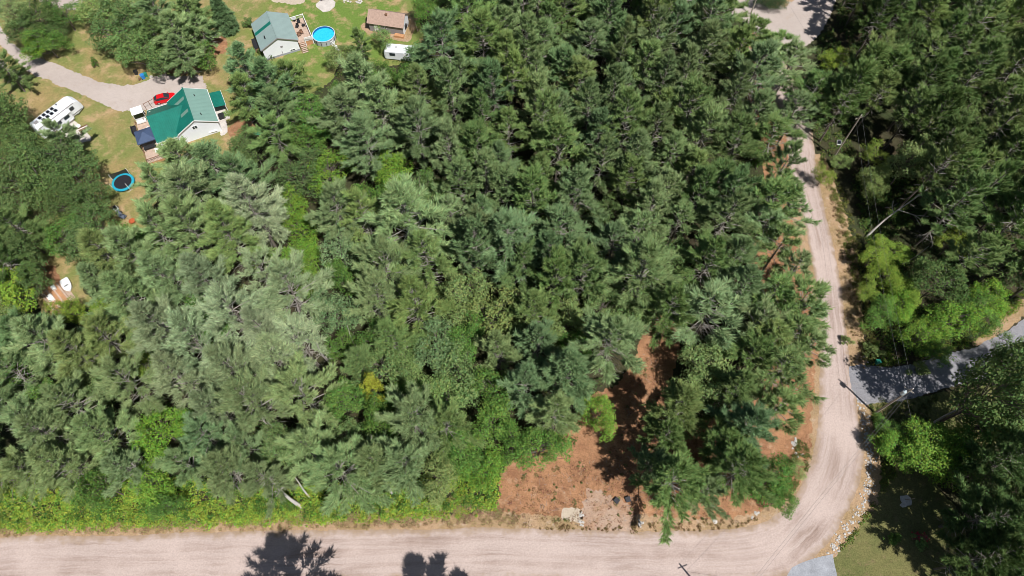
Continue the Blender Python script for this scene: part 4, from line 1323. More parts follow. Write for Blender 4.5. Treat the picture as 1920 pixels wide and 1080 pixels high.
def rring(hw, z0, z1):
    return [(-hw, z0), (-hw, z1 - .25), (-hw + .2, z1), (hw - .2, z1), (hw, z1 - .25), (hw, z0)]


loft(b, [(-4.9, rring(1.2, .5, 3.1)), (-4.75, rring(1.25, .45, 3.3)), (3.4, rring(1.25, .45, 3.3)), (4.1, rring(1.2, .45, 3.1)), (4.7, rring(1.0, .5, 2.5)), (4.95, rring(.85, .55, 1.5))])
b.build('body', M['white'], rv)
for i in range(4):
    for j in (0, 1):
        x = -3.0 + i * .95 + j * .15
        MB().box(x, x + .66, (-.9 if j else .08), (-.12 if j else .86), 3.31, 3.36).build('solar_panel', M['solar'], rv)
MB().box(1.2, 1.5, .45, .75, 3.31, 3.45).build('roof_vent', M['solar'], rv)
MB().box(-4.2, -3.4, -.3, .4, 3.31, 3.42).build('roof_hatch', M['greysiding'], rv)
MB().box(-4.5, 3.6, -1.31, -1.252, 2.9, 3.02).build('gutter', M['greysiding'], rv)
s_ = MB().box(-2.2, 1.9, -2.0, -1.26, .6, 2.5).build('slide_out', M['white'], rv)
for x0, x1 in ((-1.7, -.5), (.2, 1.4)):
    MB().box(x0, x1, -2.02, -2.002, 1.5, 2.2).build('pane', M['glass'], s_)
MB().slab([(-2.3, -2.3, 2.62), (2.0, -2.3, 2.62), (2.0, -1.27, 2.8), (-2.3, -1.27, 2.8)], .04).build('awning', M['tarp'], rv)
MB().box(2.3, 3.2, -1.3, -1.252, 1.7, 2.5).build('side_window', M['glass'], rv)
MB().slab([(4.14, -.95, 2.95), (4.66, -.82, 2.4), (4.66, .82, 2.4), (4.14, .95, 2.95)], .02).build('windscreen', M['glass'], rv).location = (.03, 0, .04)
MB().box(-4.7, 4.4, -1.29, -1.252, .7, .82).build('stripe', M['dark'], rv)
for x in (-2.6, -3.4, 3.3):
    for y in (-1.05, 1.05):
        wheel(rv, x, y, .42, .25)

pt = sheet('patio', [(107, 238), (130, 221), (172, 258), (160, 266), (140, 268)], .02, M['concrete'], .1, step=1)
tb = thing('patio_table', 'round white table at the outer end of the motorhome patio', 'table', at(150, 241), 0)
MB().tube([(0, 0, .70), (0, 0, .74)], .5, 16).build('tabletop', M['trim'], tb)
MB().tube([(0, 0, 0), (0, 0, .7)], .05, 8).build('pedestal', M['trim'], tb)
MB().tube([(0, 0, 0), (0, 0, .04)], .28, 10).build('foot', M['trim'], tb)
sh = thing('storage_rack', 'brown wooden rack standing at the corner of the motorhome patio', 'rack', at(161, 246), R(35))
MB().box(-.9, .9, -.35, .35, .05, .1).build('shelf', M['brownwood'], sh)
MB().box(-.9, .9, -.35, .35, .9, .95).build('shelf', M['brownwood'], sh)
MB().box(-.9, .9, .36, .4, 0, 1.1).build('back_panel', M['brownwood'], sh)
for x in (-.95, .9):
    MB().box(x, x + .05, -.35, .35, 0, 1.1).build('side_panel', M['brownwood'], sh)
MB().tube([(-.9, 0, 1.05), (.9, 0, 1.05)], .08, 8).build('roll', M['trim'], sh)
gr = thing('barbecue', 'black covered barbecue on the motorhome patio', 'barbecue', at(136, 243), R(-30))
MB().box(-.6, .6, -.3, .3, .5, .8).build('firebox', M['dark'], gr)
MB().add([(-.6, -.3, .8), (.6, -.3, .8), (.6, .3, .8), (-.6, .3, .8), (-.55, -.12, 1.05), (.55, -.12, 1.05), (.55, .15, 1.05), (-.55, .15, 1.05)], [(0, 1, 5, 4), (1, 2, 6, 5), (2, 3, 7, 6), (3, 0, 4, 7), (4, 5, 6, 7)]).build('lid', M['dark'], gr)
for x in (-.5, .5):
    for y in (-.22, .22):
        MB().tube([(x, y, 0), (x, y, .5)], .03, 6).build('leg', M['dark'], gr)
lc = thing('lounge_chair', 'pinkish folding chair next to the motorhome door', 'chair', at(121, 229), R(40))
MB().box(-.8, .4, -.3, .3, .3, .36).build('seat', M['wood'], lc)
MB().slab([(.4, -.3, .36), (.85, -.3, .85), (.85, .3, .85), (.4, .3, .36)], .05).build('backrest', M['wood'], lc)
for x in (-.7, .3):
    for y in (-.26, .26):
        MB().box(x - .02, x + .02, y - .02, y + .02, 0, .3).build('leg', M['steel'], lc)

# ------------------------------------------------------------------ trampoline
tp = thing('trampoline', 'round trampoline with turquoise pad and half fallen dark net', 'trampoline', (-73.7, 77.8, 0), 0)
N = 32
ri, ro, zt = 1.62, 2.05, .85
cs = [(math.cos(2 * math.pi * k / N), math.sin(2 * math.pi * k / N)) for k in range(N)]
MB().add([(c * ri, s * ri, zt - .03) for c, s in cs], [tuple(range(N))]).build('mat', M['blackmat'], tp)
b = MB()
b.add([(c * ri, s * ri, zt) for c, s in cs] + [(c * ro, s * ro, zt - .02) for c, s in cs] + [(c * ro * 1.02, s * ro * 1.02, zt - .16) for c, s in cs],
      [(k, N + k, N + (k + 1) % N, (k + 1) % N) for k in range(N)] + [(N + k, 2 * N + k, 2 * N + (k + 1) % N, N + (k + 1) % N) for k in range(N)])
b.build('pad', M['cyan'], tp)
for k in range(4):
    a0 = .5 + k * math.pi / 2
    MB().tube([(math.cos(a0) * ro, math.sin(a0) * ro, zt - .1), (math.cos(a0) * ro, math.sin(a0) * ro, .03), (math.cos(a0 + .5) * ro, math.sin(a0 + .5) * ro, .03), (math.cos(a0 + .5) * ro, math.sin(a0 + .5) * ro, zt - .1)], .035, 6).build('leg', M['steel'], tp)
for az, hh in ((2.9, 2.4), (1.15, 2.5), (-.75, 2.3), (3.75, 1.9)):
    MB().tube([(math.cos(az) * ro, math.sin(az) * ro, .1), (math.cos(az) * ro * 1.03, math.sin(az) * ro * 1.03, hh)], .045, 6).build('net_pole', M['trim'], tp)
b = MB()
K = 10
azs = np.linspace(1.15, 2.9, K)
for i in range(K - 1):
    def q(a, z, sag): return (math.cos(a) * ro * sag, math.sin(a) * ro * sag, z)
    s0, s1 = 1 - .15 * math.sin(math.pi * i / (K - 1)), 1 - .15 * math.sin(math.pi * (i + 1) / (K - 1))
    z0, z1 = 2.4 - .5 * math.sin(math.pi * i / (K - 1)), 2.4 - .5 * math.sin(math.pi * (i + 1) / (K - 1))
    b.add([q(azs[i], zt, .99), q(azs[i + 1], zt, .99), q(azs[i + 1], z1, s1), q(azs[i], z0, s0)], [(0, 1, 2, 3)])
b.build('net', M['net'], tp)

# ride-on mower with a cart in the grass below the trampoline
mw = thing('lawn_mower', 'grey and blue ride-on mower left on the grass below the trampoline', 'mower', at(221, 396), R(-48))
loft(MB(), [(-1.0, [(-.35, .3), (.35, .3), (.3, .6), (-.3, .6)]), (-.2, [(-.45, .3), (.45, .3), (.4, .65), (-.4, .65)]), (.1, [(-.3, .3), (.3, .3), (.25, .5), (-.25, .5)])]).build('rear_body', M['trim'], mw)
loft(MB(), [(.1, [(-.3, .3), (.3, .3), (.25, .5), (-.25, .5)]), (.4, [(-.35, .3), (.35, .3), (.3, .8), (-.3, .8)]), (1.1, [(-.3, .3), (.3, .3), (.24, .72), (-.24, .72)])]).build('bonnet', M['cart'], mw)
MB().box(-.5, 0, -.28, .28, .65, .75).build('seat', M['dark'], mw)
MB().box(-.6, -.5, -.28, .28, .65, 1.1).build('backrest', M['dark'], mw)
MB().tube([(.4, 0, .8), (.15, 0, 1.05)], .03, 6).build('steering_column', M['dark'], mw)
for x, r_ in ((-.6, .3), (.8, .22)):
    for y in (-.45, .45):
        wheel(mw, x, y, r_, .18)
ct = thing('garden_cart', 'dark blue grey garden cart behind the ride-on mower', 'cart', at(232, 408), R(-25))
b = MB()
b.add([(-.7, -.4, .6), (.7, -.4, .6), (.7, .4, .6), (-.7, .4, .6), (-.55, -.3, .25), (.55, -.3, .25), (.55, .3, .25), (-.55, .3, .25)], [(4, 5, 1, 0), (5, 6, 2, 1), (6, 7, 3, 2), (7, 4, 0, 3), (4, 7, 6, 5)])
b.build('tub', M['cart'], ct)
MB().tube([(.7, 0, .4), (1.4, 0, .35)], .03, 6).build('handle', M['dark'], ct)
for y in (-.42, .42):
    wheel(ct, -.1, y, .25, .1)
fp = thing('fire_bowl', 'rust orange fire bowl at the edge of the pines', 'fire bowl', at(250, 417), 0)
b = MB()
rs = [(.15, .2), (.45, .35), (.6, .55), (.55, .55), (.4, .38)]
n = 14
b.add([(math.cos(2 * math.pi * k / n) * r_, math.sin(2 * math.pi * k / n) * r_, z) for r_, z in rs for k in range(n)], [(i * n + k, i * n + (k + 1) % n, (i + 1) * n + (k + 1) % n, (i + 1) * n + k) for i in range(4) for k in range(n)] + [tuple(range(4 * n, 5 * n))])
b.build('bowl', M['orange'], fp)
for k in range(3):
    a = k * 2.1
    MB().tube([(math.cos(a) * .5, math.sin(a) * .5, 0), (math.cos(a) * .3, math.sin(a) * .3, .3)], .03, 5).build('leg', M['orange'], fp)

# ------------------------------------------------------------------ small clearing at the left: stacked boards and a white boat
wp = thing('platform', 'low brown timber platform half hidden by shrubs at left', 'deck', (-79.2, 53.6, 0), R(-45))
b = MB()
for k in range(10):
    bo = MB().box(-2.4, 2.4, -1.6 + k * .32, -1.6 + k * .32 + .29, .3, .36).build('board', M['newwood'] if k % 3 else M['wood'], wp)
MB().box(-2.3, 2.3, -1.55, 1.55, 0, .29).build('frame', M['brownwood'], wp)
MB().box(-1.0, .4, -1.1, -.2, .36, .75).build('bench', M['trim'], wp)
for k in range(4):
    MB().box(-2.0, 2.2, 1.62 + k * .2, 1.78 + k * .2, .02, .16 + .02 * (k % 2)).build('stair_board', M['wood'], wp)
cb_ = thing('cool_box', 'pale box on the far corner of the brown platform', 'box', (-79.9, 55.3, .36), R(-45))
MB().box(-.45, .45, -.3, .3, 0, .4).build('box_body', M['steel'], cb_)
MB().box(-.47, .47, -.32, .32, .4, .47).build('lid', M['trim'], cb_)
bt = thing('covered_boat', 'small white covered boat lying on the brown grass at left', 'boat', (-77.95, 55.95, 0), R(-52))
b = MB()
loft(b, [(-1.35, [(-.62, .1), (-.7, .55), (0, .72), (.7, .55), (.62, .1)]), (-.2, [(-.68, .08), (-.78, .6), (0, .85), (.78, .6), (.68, .08)]), (.8, [(-.55, .1), (-.66, .6), (0, .8), (.66, .6), (.55, .1)]), (1.45, [(-.1, .25), (-.25, .6), (0, .68), (.25, .6), (.1, .25)])])
b.build('cover', M['tarp'], bt)
MB().box(-1.45, -1.36, -.5, .5, .2, .6).build('transom', M['trim'], bt)
MB().box(.35, .5, -.35, .35, .84, .9).build('strap', M['dark'], bt)

# ------------------------------------------------------------------ house with the pool
h2 = thing('house', 'white house with faded grey green metal roof beside the pool', 'house', (-50.35, 115.3, 0), R(23.6))
HW2, HL2, E2, R2 = 3.7, 4.0, 3.0, 4.95
b = MB()
gable_body(b, HW2, HL2, E2 - .1, R2 - .16)
b.build('wall', M['white'], h2)
MB().box(-HW2 - .03, HW2 + .03, -HL2 - .03, HL2 + .03, 0, .45).build('foundation', M['pad'], h2)
OV = HL2 + .35
w_ = MB().slab([(0, OV, R2), (-4.05, OV, E2), (-4.05, -OV, E2), (0, -OV, R2)], .08).build('roof', M['greyfade'], h2, 'grey green western roof slope', uvplane=(0, 1, 0))
e_ = MB().slab([(0, -OV, R2), (4.05, -OV, E2), (4.05, OV, E2), (0, OV, R2)], .08).build('roof', M['greyfade'], h2, 'grey green eastern roof slope', uvplane=(0, 1, 0))


def on2(u, v, dz=.02):
    return (u, v, R2 + u * (R2 - E2) / 4.05 + dz)


MB().slab([on2(-.15, 1.25), on2(-4.0, 1.25), on2(-4.0, .35), on2(-.15, .35)], .015).build('roof_panel', M['teal'], w_, 'deep teal replacement panel across the western slope')
MB().tube([(0, -OV - .02, R2 + .01), (0, OV + .02, R2 + .01)], .1, 6).build('ridge_cap', M['greyfade'], h2)
MB().tube([(-2.3, -2.2, 3.6), (-2.3, -2.2, 4.6)], .12, 8).build('stove_pipe', M['dark'], h2)
tr = MB()
for sg in (-1, 1):
    tr.slab([(0, sg * (OV + .03), R2 + .01), (-4.05, sg * (OV + .03), E2 + .01), (-4.05, sg * OV - sg * .05, E2 + .01), (0, sg * OV - sg * .05, R2 + .01)][::sg], .16)
    tr.slab([(4.05, sg * (OV + .03), E2 + .01), (0, sg * (OV + .03), R2 + .01), (0, sg * OV - sg * .05, R2 + .01), (4.05, sg * OV - sg * .05, E2 + .01)][::sg], .16)
tr.build('fascia', M['greysiding'], h2)
MB().box(.0, .5, -HL2 - .05, -HL2, 2.1, 2.5).build('vent', M['greysiding'], h2)
window(h2, (2.2, -HL2, .75), 1.1, .45)
window(h2, (HW2, -1.0, 1.9), 1.6, 1.3, '+x')
window(h2, (-HW2, 1.0, 1.9), 1.3, 1.1, '-x')
MB().box(-.05, .05, -HL2 - .12, -HL2, .5, 1.3).build('meter', M['greysiding'], h2)
MB().box(HW2, HW2 + .05, 1.2, 2.1, .5, 2.5).build('door', M['glass'], h2)

wpile = thing('firewood_stack', 'black covered firewood stack along the west wall of the pool house', 'firewood', (-54.9, 113.9, 0), R(23.6))
MB().box(-.35, .35, -1.5, 1.5, 0, 1.1).build('logs', M['brownwood'], wpile)
MB().slab([(-.45, -1.6, 1.12), (.45, -1.6, 1.2), (.45, 1.6, 1.2), (-.45, 1.6, 1.12)], .06).build('cover', M['dark'], wpile)

d2 = thing('deck', 'raised pale timber deck with white railing beside the pool', 'deck', (-50.35, 115.3, 0), R(23.6))
b = MB()
for k in range(24):
    b.box(3.85, 6.9, -3.3 + k * .3, -3.3 + k * .3 + .27, 1.22, 1.3)
b.build('boards', M['wood'], d2)['kind'] = 'stuff'
MB().box(3.9, 6.8, -3.25, 3.8, .0, 1.2).build('skirt', M['newwood'], d2)
b = MB()
b.box(6.86, 6.98, -3.3, 3.95, 2.15, 2.25)
b.box(3.9, 6.86, 3.85, 3.95, 2.15, 2.25)
b.box(5.3, 6.86, -3.4, -3.3, 2.15, 2.25)
for k in range(30):
    b.box(6.9, 6.94, -3.3 + k * .24, -3.26 + k * .24, 1.3, 2.15)
for k in range(12):
    b.box(3.95 + k * .24, 3.99 + k * .24, 3.88, 3.92, 1.3, 2.15)
for k in range(8):
    b.box(5.3 + k * .2, 5.42 + k * .2, -3.37, -3.33, 1.3, 2.15)
b.build('railing', M['trim'], d2)
for x, y in ((6.92, -3.35), (6.92, .3), (6.92, 3.9), (3.9, 3.9), (5.3, -3.35)):
    MB().box(x - .08, x + .08, y - .08, y + .08, 0, 2.3).build('post', M['trim'], d2)
st = MB()
for k in range(6):
    MB().box(4.0, 5.15, -3.62 - k * .32, -3.34 - k * .32, 1.05 - k * .19, 1.11 - k * .19).build('stair', M['wood'], d2)
b = MB()
for x in (3.94, 5.16):
    b.slab([(x, -3.3, 1.1), (x + .05, -3.3, 1.1), (x + .05, -5.3, .02), (x, -5.3, .02)][::-1], .2)
b.build('stringer', M['brownwood'], d2)
for i, (x, y, rz, lab) in enumerate([(5.6, 2.6, 0, 'folded dark patio chair at the far end of the pool deck'), (6.3, 1.2, 1.6, 'dark patio chair against the outer railing of the pool deck'), (4.9, 1.4, -.6, 'dark patio chair nearest the far wall on the pool deck'),
                                     (5.3, -.8, .2, 'light framed chair in the middle of the pool deck'), (4.6, -1.3, .1, 'light framed chair closest to the stairs on the pool deck')]):
    cth = bpy.data.objects.new('patio_chair', None)
    COL.objects.link(cth)
    cr, sr = math.cos(R(23.6)), math.sin(R(23.6))
    cth.location = (-50.35 + x * cr - y * sr, 115.3 + x * sr + y * cr, 1.3)
    cth.rotation_euler = (0, 0, rz + R(23.6))
    tag(cth, lab, 'chair', 'patio chairs on the pool deck')
    mt = M['dark'] if i < 3 else M['brownwood']
    MB().box(-.3, .3, -.3, .3, .38, .44).build('seat', mt, cth)
    MB().box(-.3, .3, .26, .32, .44, .95).build('backrest', mt, cth)
    for x2 in (-.27, .27):
        for y2 in (-.27, .27):
            MB().box(x2 - .025, x2 + .025, y2 - .025, y2 + .025, 0, .38).build('leg', mt, cth)
        MB().box(x2 - .03, x2 + .03, -.28, .26, .6, .65).build('armrest', mt, cth)
gt = thing('patio_table', 'small grey round table at the far end of the pool deck', 'table', (-47.4, 120.6, 1.3), 0)
MB().tube([(0, 0, .66), (0, 0, .7)], .55, 14).build('tabletop', M['steel'], gt)
MB().tube([(0, 0, 0), (0, 0, .66)], .05, 6).build('pedestal', M['dark'], gt)
MB().tube([(0, 0, 0), (0, 0, .04)], .3, 10).build('foot', M['dark'], gt)

# swimming pool: round, above ground
pl = thing('swimming_pool', 'round above ground pool with bright blue water', 'pool', (-40.55, 116.6, 0), 0)
N = 40
cs = [(math.cos(2 * math.pi * k / N), math.sin(2 * math.pi * k / N)) for k in range(N)]
rp, hp = 2.4, 1.3
b = MB()
b.add([(c * rp, s * rp, 0) for c, s in cs] + [(c * rp, s * rp, hp) for c, s in cs], [(k, (k + 1) % N, N + (k + 1) % N, N + k) for k in range(N)])
b.build('wall', M['poolwall'], pl)
b = MB()
b.add([(c * (rp - .04), s * (rp - .04), .05) for c, s in cs] + [(c * (rp - .04), s * (rp - .04), hp) for c, s in cs], [(k, N + k, N + (k + 1) % N, (k + 1) % N) for k in range(N)])
b.build('liner', M['poolblue'], pl)
b = MB()
b.add([(c * (rp - .1), s * (rp - .1), hp + .03) for c, s in cs] + [(c * (rp + .07), s * (rp + .07), hp + .03) for c, s in cs] + [(c * (rp + .07), s * (rp + .07), hp - .06) for c, s in cs],
      [(k, N + k, N + (k + 1) % N, (k + 1) % N) for k in range(N)] + [(N + k, 2 * N + k, 2 * N + (k + 1) % N, N + (k + 1) % N) for k in range(N)])
b.build('rim', M['bluegrey'], pl)
MB().add([(c * (rp - .05), s * (rp - .05), .78) for c, s in cs], [tuple(range(N))]).build('water', M['water'], pl)
for k in range(14):
    a = 2 * math.pi * k / 14 + .1
    MB().tube([(math.cos(a) * (rp + .06), math.sin(a) * (rp + .06), 0), (math.cos(a) * (rp + .06), math.sin(a) * (rp + .06), hp - .07)], .06, 4).build('support_post', M['dark'], pl)
ld = thing('pool_ladder', 'white pool ladder leaning on the lower right side of the pool', 'ladder', (-38.75, 114.7, 0), R(-45))
for y in (-.28, .28):
    MB().tube([(.55, y, 0), (.15, y, 1.5), (-.15, y, 1.5), (-.2, y, 1.2)], .04, 6).build('rail', M['trim'], ld)
for k in range(4):
    z = .25 + k * .3
    MB().box(.55 - z * .27 - .06, .55 - z * .27 + .06, -.28, .28, z, z + .04).build('step', M['trim'], ld)
pm = thing('pool_pump', 'white and dark pool pump with filter tank on the grass by the pool', 'pump', (-37.7, 113.6, 0), R(-30))
MB().tube([(0, 0, .1), (0, 0, .75), (0, 0, .85)], [.3, .3, .12], 12).build('filter_tank', M['trim'], pm)
MB().tube([(.3, .3, .2), (.75, .3, .2)], .14, 8).build('motor', M['dark'], pm)
MB().box(-.35, .85, -.35, .5, 0, .1).build('base', M['steel'], pm)
MB().tube([(-.2, .2, .5), (-.9, .7, .35), (-1.3, 1.2, .5)], .05, 6).build('hose', M['trim'], pm)

# bench on the eight sided pad
be = thing('bench', 'dark bench on the eight sided pale pad at the top edge', 'bench', at(609, 0, 0), R(10))
MB().box(-.9, .9, -.3, .3, .4, .47).build('seat', M['dark'], be)
MB().box(-.9, .9, .28, .34, .47, .95).build('backrest', M['dark'], be)
for x in (-.8, .72):
    MB().box(x, x + .08, -.28, .28, 0, .4).build('leg', M['dark'], be)
pb = thing('picnic_bench', 'pale wooden bench table near the blue spruce', 'bench', at(407, 71), R(25))
MB().box(-.9, .9, -.35, .35, .68, .74).build('tabletop', M['trim'], pb)
for y in (-.75, .63):
    MB().box(-.9, .9, y, y + .13, .4, .45).build('seat', M['wood'], pb)
for x in (-.7, .62):
    MB().box(x, x + .08, -.7, .7, .3, .38).build('crossbar', M['wood'], pb)
    for y in (-.5, .42):
        MB().box(x + .085, x + .15, y, y + .08, 0, .67).build('leg', M['wood'], pb)

# ------------------------------------------------------------------ shed
sdx = thing('shed', 'grey sided shed with pinkish brown shingle roof', 'shed', (-26.85, 120.2, 0), R(-11.5))
SW, SL, SE, SR = 1.95, 3.8, 2.5, 4.15
b = MB()
gable_body(b, SW, SL, SE, SR - .12, 'x')
b.build('wall', M['greysiding'], sdx)
MB().add([(SL + .01, -SW + .02, .05), (SL + .01, SW - .02, .05), (SL + .01, SW - .02, SE), (SL + .01, 0, SR - .2), (SL + .01, -SW + .02, SE), (SL + .05, -SW + .02, .05), (SL + .05, SW - .02, .05), (SL + .05, SW - .02, SE), (SL + .05, 0, SR - .2), (SL + .05, -SW + .02, SE)],
         [(5, 6, 7, 8, 9), (0, 5, 9, 4), (1, 2, 7, 6)]).build('end_cladding', M['white'], sdx)
rs_ = MB().slab([(-SL - .3, -SW - .35, SE - .22), (SL + .3, -SW - .35, SE - .22), (SL + .3, 0, SR), (-SL - .3, 0, SR)], .1).build('roof', M['shingle'], sdx)
MB().slab([(SL + .3, SW + .35, SE - .22), (-SL - .3, SW + .35, SE - .22), (-SL - .3, 0, SR), (SL + .3, 0, SR)], .1).build('roof', M['shingle'], sdx)
MB().box(-.25, .25, -.75, -.3, 3.4, 4.0).build('roof_vent', M['brownwood'], rs_)
MB().box(-2.7, -1.85, -SW - .05, -SW, .1, 2.1).build('door', M['trim'], sdx)
window(sdx, (-.3, -SW, 1.5), .75, .75)
MB().box(SL + .06, SL + .3, -.8, .0, .7, 1.7).build('air_unit', M['dark'], sdx)
MB().box(1.9, 4.0, -2.9, -2.05, 0, .5).build('step', M['newwood'], sdx)
sheet('gravel_patch', [(678, 46), (684, 58), (700, 64), (720, 68), (762, 78), (772, 62), (778, 48), (760, 30), (700, 40)], .016, M['verge'], .25)
pn = thing('plank_fence', 'low pale plank edging in the grass right of the shed', 'fence', at(781, 52), R(-75))
for k in range(6):
    MB().box(-1.5 + k * .5, -1.05 + k * .5, -.03, .03, 0, .5).build('plank', M['wood'], pn)
MB().box(-1.5, 1.45, .032, .07, .3, .38).build('rail', M['wood'], pn)

# white trailer under the trees
ta = thing('travel_trailer', 'white travel trailer mostly hidden under the pines', 'trailer', (-23.3, 111.0, 0), R(-8))
b = MB()
loft(b, [(-3.5, rring(1.1, .5, 2.2)), (-3.2, rring(1.2, .45, 2.6)), (3.2, rring(1.2, .45, 2.65)), (3.5, rring(1.1, .5, 2.2))])
b.build('body', M['white'], ta)
for x in (-1.2, .9):
    MB().box(x, x + .4, -.2, .2, 2.66, 2.76).build('roof_vent', M['steel'], ta)
MB().box(-2.3, -1.1, -1.25, -1.202, 1.4, 2.1).build('pane', M['glass'], ta)
MB().box(.6, 1.3, -1.25, -1.202, .6, 2.2).build('door', M['trim'], ta)
for y in (-1.05, 1.05):
    wheel(ta, -.3, y, .34, .2)

# ------------------------------------------------------------------ bins by the driveway
for nm, lab, p, mt, hh in (('bin', 'bright blue wheeled bin lying at the driveway edge', (270, 147), 'blueplastic', 1.0), ('bin', 'green bin half behind the blue bin', (275, 143), 'greenplastic', .8), ('bin', 'black bin in the grass left of the blue bin', (257, 139), 'dark', .9),
                           ('bin', 'green bin at the mouth of the grey driveway', (1643, 681), 'greenplastic', .9), ('bin', 'small brown bucket below the blue bin', (263, 150), 'brownwood', .5)):
    t = thing(nm, lab, 'bin', at(*p), R(random.uniform(-30, 30)))
    s = hh / 1.0
    loft(MB(), [(0, [(-.28 * s, -.28 * s), (.28 * s, -.28 * s), (.28 * s, .28 * s), (-.28 * s, .28 * s)]), (hh, [(-.36 * s, -.36 * s), (.36 * s, -.36 * s), (.36 * s, .36 * s), (-.36 * s, .36 * s)])]).build('bin_body', M[mt], t).rotation_euler = (0, -math.pi / 2, 0)
    MB().box(-.4 * s, .4 * s, -.4 * s, .4 * s, hh, hh + .07).build('lid', M[mt], t)
    for y in (-.25, .25):
        MB().tube([(-.36 * s, y * s - .04, .1), (-.36 * s, y * s + .04, .1)], .1, 8).build('wheel', M['tyre'], t)
rock_at(*at(284, 144)[:2], .4, 'cream coloured stone at the driveway edge right of the bins', None)
# dark plastic sheets left on the cleared lot
for p, lab, rz in (((1156, 939), 'dark square sign board lying left on the orange lot', .8), ((1177, 937), 'dark square sign board lying right on the orange lot beside a pale scrap', .3)):
    t = thing('sign_board', lab, 'board', at(*p), rz)
    MB().slab([(-.38, -.38, .25), (.38, -.38, .25), (.38, .38, .45), (-.38, .38, .45)], .04).build('panel', M['blackmat'], t)
    for x in (-.3, .3):
        MB().box(x - .03, x + .03, .2, .26, 0, .33).build('leg', M['deadwood'], t)
tt = thing('tarp_bundle', 'pale turquoise tarp bundle beside the shrubs below the porch', 'tarp', at(483, 249), 0)
loft(MB(), [(-.9, [(-.3, 0), (-.25, .4), (.25, .35), (.3, 0)]), (-.2, [(-.6, 0), (-.4, .75), (.45, .6), (.6, 0)]), (.5, [(-.5, 0), (-.3, .6), (.4, .7), (.55, 0)]), (1.0, [(-.2, 0), (-.2, .3), (.2, .3), (.25, 0)])]).build('sheet', M['greenplastic'], tt)
fl = thing('flower_pot', 'cluster of red flowers in the lower right yard', 'flowers', at(1724, 1008), 0)
rng = np.random.default_rng(77)
q = np.c_[rng.uniform(-1.1, 1.1, 40), rng.uniform(-.8, .8, 40), rng.uniform(.25, .7, 40)]
v, f = diamond_leaves(rng, q, unit(rng.normal(size=(40, 3)) * .4 + [0, 0, 1]), .26, .9)
me = fast_mesh('petals', v, f)
me.materials.append(M['redflower'])
c = bpy.data.objects.new('petals', me)
COL.objects.link(c)
c.parent = fl
MB().box(-1.2, 1.2, -.35, .35, 0, .25).build('pot', M['brownwood'], fl)

# ------------------------------------------------------------------ utility poles and wires
POLE_TOPS = []


def pole(b, h, label, transformer=False, panel=False, world=None, arm=R(20)):
    B = np.array(world + (0,)) if world else at(*b)
    t = thing('utility_pole', label, 'utility pole', B, 0, 'utility poles along the gravel road')
    MB().tube([(0, 0, 0), (0, 0, h)], [.17, .11], 10).build('pole', M['polewood'], t)
    MB().tube([(0, 0, h), (0, 0, h + .25)], .06, 6).build('insulator', M['trim'], t)
    c, s = math.cos(arm), math.sin(arm)
    a = MB().box(-.75, .75, -.05, .05, -.05, .05).build('crossarm', M['polewood'], t)
    a.location = (0, .16, h - .9)
    a.rotation_euler = (0, 0, arm)
    if transformer:
        tf = MB().tube([(-.42, .05, h - 2.3), (-.42, .05, h - 1.3), (-.42, .05, h - 1.18)], [.27, .27, .15], 12).build('transformer', M['bluegrey'], t)
        MB().tube([(-.42, .05, h - 1.2), (-.42, .05, h - .9)], .05, 6).build('bushing', M['trim'], tf)
    if panel:
        p = MB().slab([(-1.25, -.4, 4.3), (-.45, -.4, 4.3), (-.45, .35, 4.75), (-1.25, .35, 4.75)], .05).build('solar_panel', M['trim'], t)
        MB().slab([(-1.2, -.34, 4.356), (-.5, -.34, 4.356), (-.5, .29, 4.734), (-1.2, .29, 4.734)], .01).build('cells', M['solar'], p)
        MB().tube([(-.85, 0, 4.45), (-.1, 0, 4.3)], .04, 6).build('bracket', M['steel'], t)
    POLE_TOPS.append(V3((B[0], B[1], h + .2)))
    return t


pole((1640, 775), 11.7, 'wooden pole with pale transformer at the mouth of the grey driveway', True, arm=R(-40))
pole((1563, 295), 11.9, 'wooden pole carrying a white framed solar panel beside the upper road', False, True)
pole(None, 11.7, 'wooden pole just below the picture whose shadow crosses the straight road', world=(28.6, 4.9))
north = V3(at(1440, -60, 11.7))
pole(None, 11.7, 'wooden pole beyond the turning circle', world=(float(north.x), float(north.y)))


def wire(a, b, sag, label, r=.013):
    pts = [a.lerp(b, t) - Vector((0, 0, sag * 4 * t * (1 - t))) for t in np.linspace(0, 1, 20)]
    o = MB().tube(pts, r, 4, False).build('wire', M['wire'])
    tag(o, label, 'wire', 'overhead wires')


P1, P2, P3, P4 = POLE_TOPS
dz = Vector((0, 0, -2.2))
wire(P2, P4, .8, 'overhead wire from the solar panel pole towards the turning circle')
wire(P1, P2, 1.0, 'upper overhead wire between the two roadside poles')
wire(P1 + dz, P2 + dz, 1.1, 'lower overhead wire between the two roadside poles')
wire(P1, P3, .8, 'upper overhead wire across the road bend')
wire(P1 + dz, P3 + dz, .9, 'lower overhead wire across the road bend')
wire(P1 + dz, V3(at(1715, 812, 1.0)), .0, 'guy wire from the transformer pole down to the yard')
wire(P3 + dz, V3((60, 3, 6)), .4, 'pale service wire crossing the lower right lawn', .022)
gm = thing('guy_marker', 'short yellow guy wire marker in the yard bushes', 'marker', at(1712, 806), 0)
MB().tube([(0, 0, 0), (-.1, .1, 2.0)], .05, 6).build('sleeve', M['trim'], gm)
MB().tube([(0, 0, 0), (0, 0, .12)], .12, 8).build('anchor', M['steel'], gm)
ps = thing('garden_post', 'thin bare post standing on the pale ash patch', 'post', at(1696, 937), 0)
MB().tube([(0, 0, 0), (.35, -.25, 2.2)], .05, 6).build('stem', M['polewood'], ps)
MB().tube([(0, 0, 0), (0, 0, .1)], .14, 8).build('foot', M['steel'], ps)

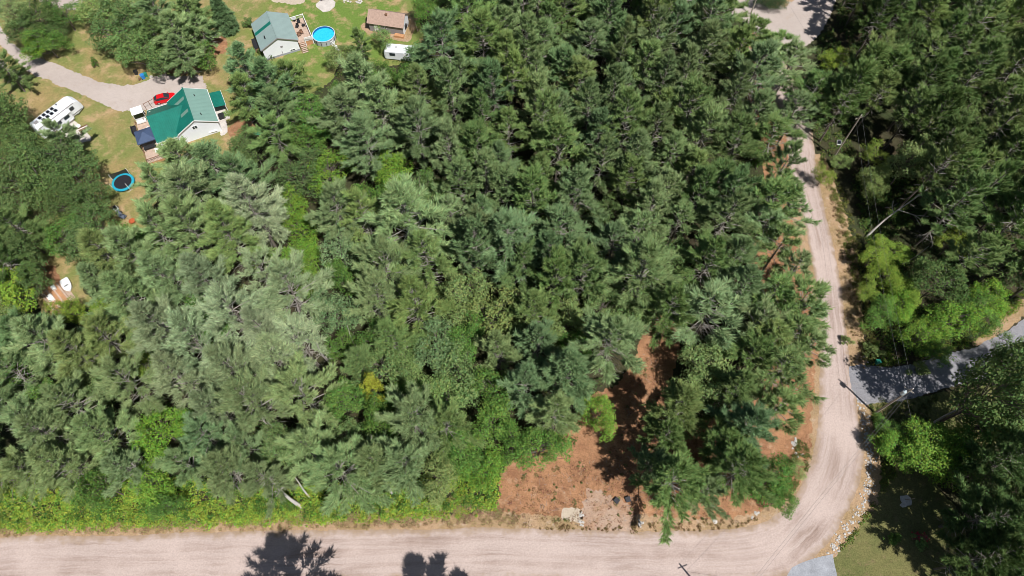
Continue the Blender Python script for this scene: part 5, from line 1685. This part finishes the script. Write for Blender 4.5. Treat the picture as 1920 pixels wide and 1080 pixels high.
# ------------------------------------------------------------------ labels of the trees: what they look like and the landmark they stand by
MARKS = [(610, 65, 'the swimming pool'), (345, 215, 'the green roofed house'), (230, 337, 'the trampoline'), (100, 210, 'the white motorhome'), (725, 40, 'the brown roofed shed'), (755, 95, 'the white trailer'),
         (698, 730, 'the yellow tree'), (552, 460, 'the bright green gap'), (775, 415, 'the broadest pine'), (1450, 20, 'the turning circle'), (1600, 250, 'the solar panel pole'), (1700, 400, 'the forked dead trunk'),
         (1690, 730, 'the transformer pole'), (1030, 920, 'the orange lot'), (1210, 680, 'the orange dirt lane'), (1570, 930, 'the road bend'), (1540, 480, 'the upper gravel road'), (545, 930, 'the thick broken trunk'),
         (110, 535, 'the white boat'), (250, 1000, 'the straight road'), (1100, 250, 'the upper wood centre'), (1780, 180, 'the right wood snag'), (950, 600, 'the lower wood centre'),
         (60, 740, 'the twisted dead tree'), (430, 600, 'the palest pines'), (250, 60, 'the dark driveway copse'), (1900, 980, 'the lower right corner'), (1890, 600, 'the grey driveway')]
DIRS = ['right', 'upper right', 'top', 'upper left', 'left', 'lower left', 'bottom', 'lower right']
ORD = ['first', 'second', 'third', 'fourth', 'fifth', 'sixth', 'seventh', 'eighth', 'ninth', 'tenth', 'eleventh', 'twelfth', 'thirteenth', 'fourteenth', 'fifteenth', 'sixteenth', 'seventeenth', 'eighteenth']
groups = {}
for t in TREES:
    x, y = t['px']
    k = min(range(len(MARKS)), key=lambda i: (MARKS[i][0] - x) ** 2 + (MARKS[i][1] - y) ** 2)
    dx, dy = x - MARKS[k][0], MARKS[k][1] - y
    t['d'] = math.hypot(dx, dy)
    t['dir'] = int(round(math.degrees(math.atan2(dy, dx)) / 45)) % 8
    groups.setdefault((t['tone'], t['sp'], k, t['dir']), []).append(t)
for (tone, sp, k, d), ts in groups.items():
    ts.sort(key=lambda t: t['d'])
    for i, t in enumerate(ts):
        lab = f'{"only" if len(ts) == 1 else ORD[i]} {tone} {sp} out from {MARKS[k][2]}, {DIRS[d]}'
        t['o']['label'] = lab
        t['o']['group'] = t['grp']
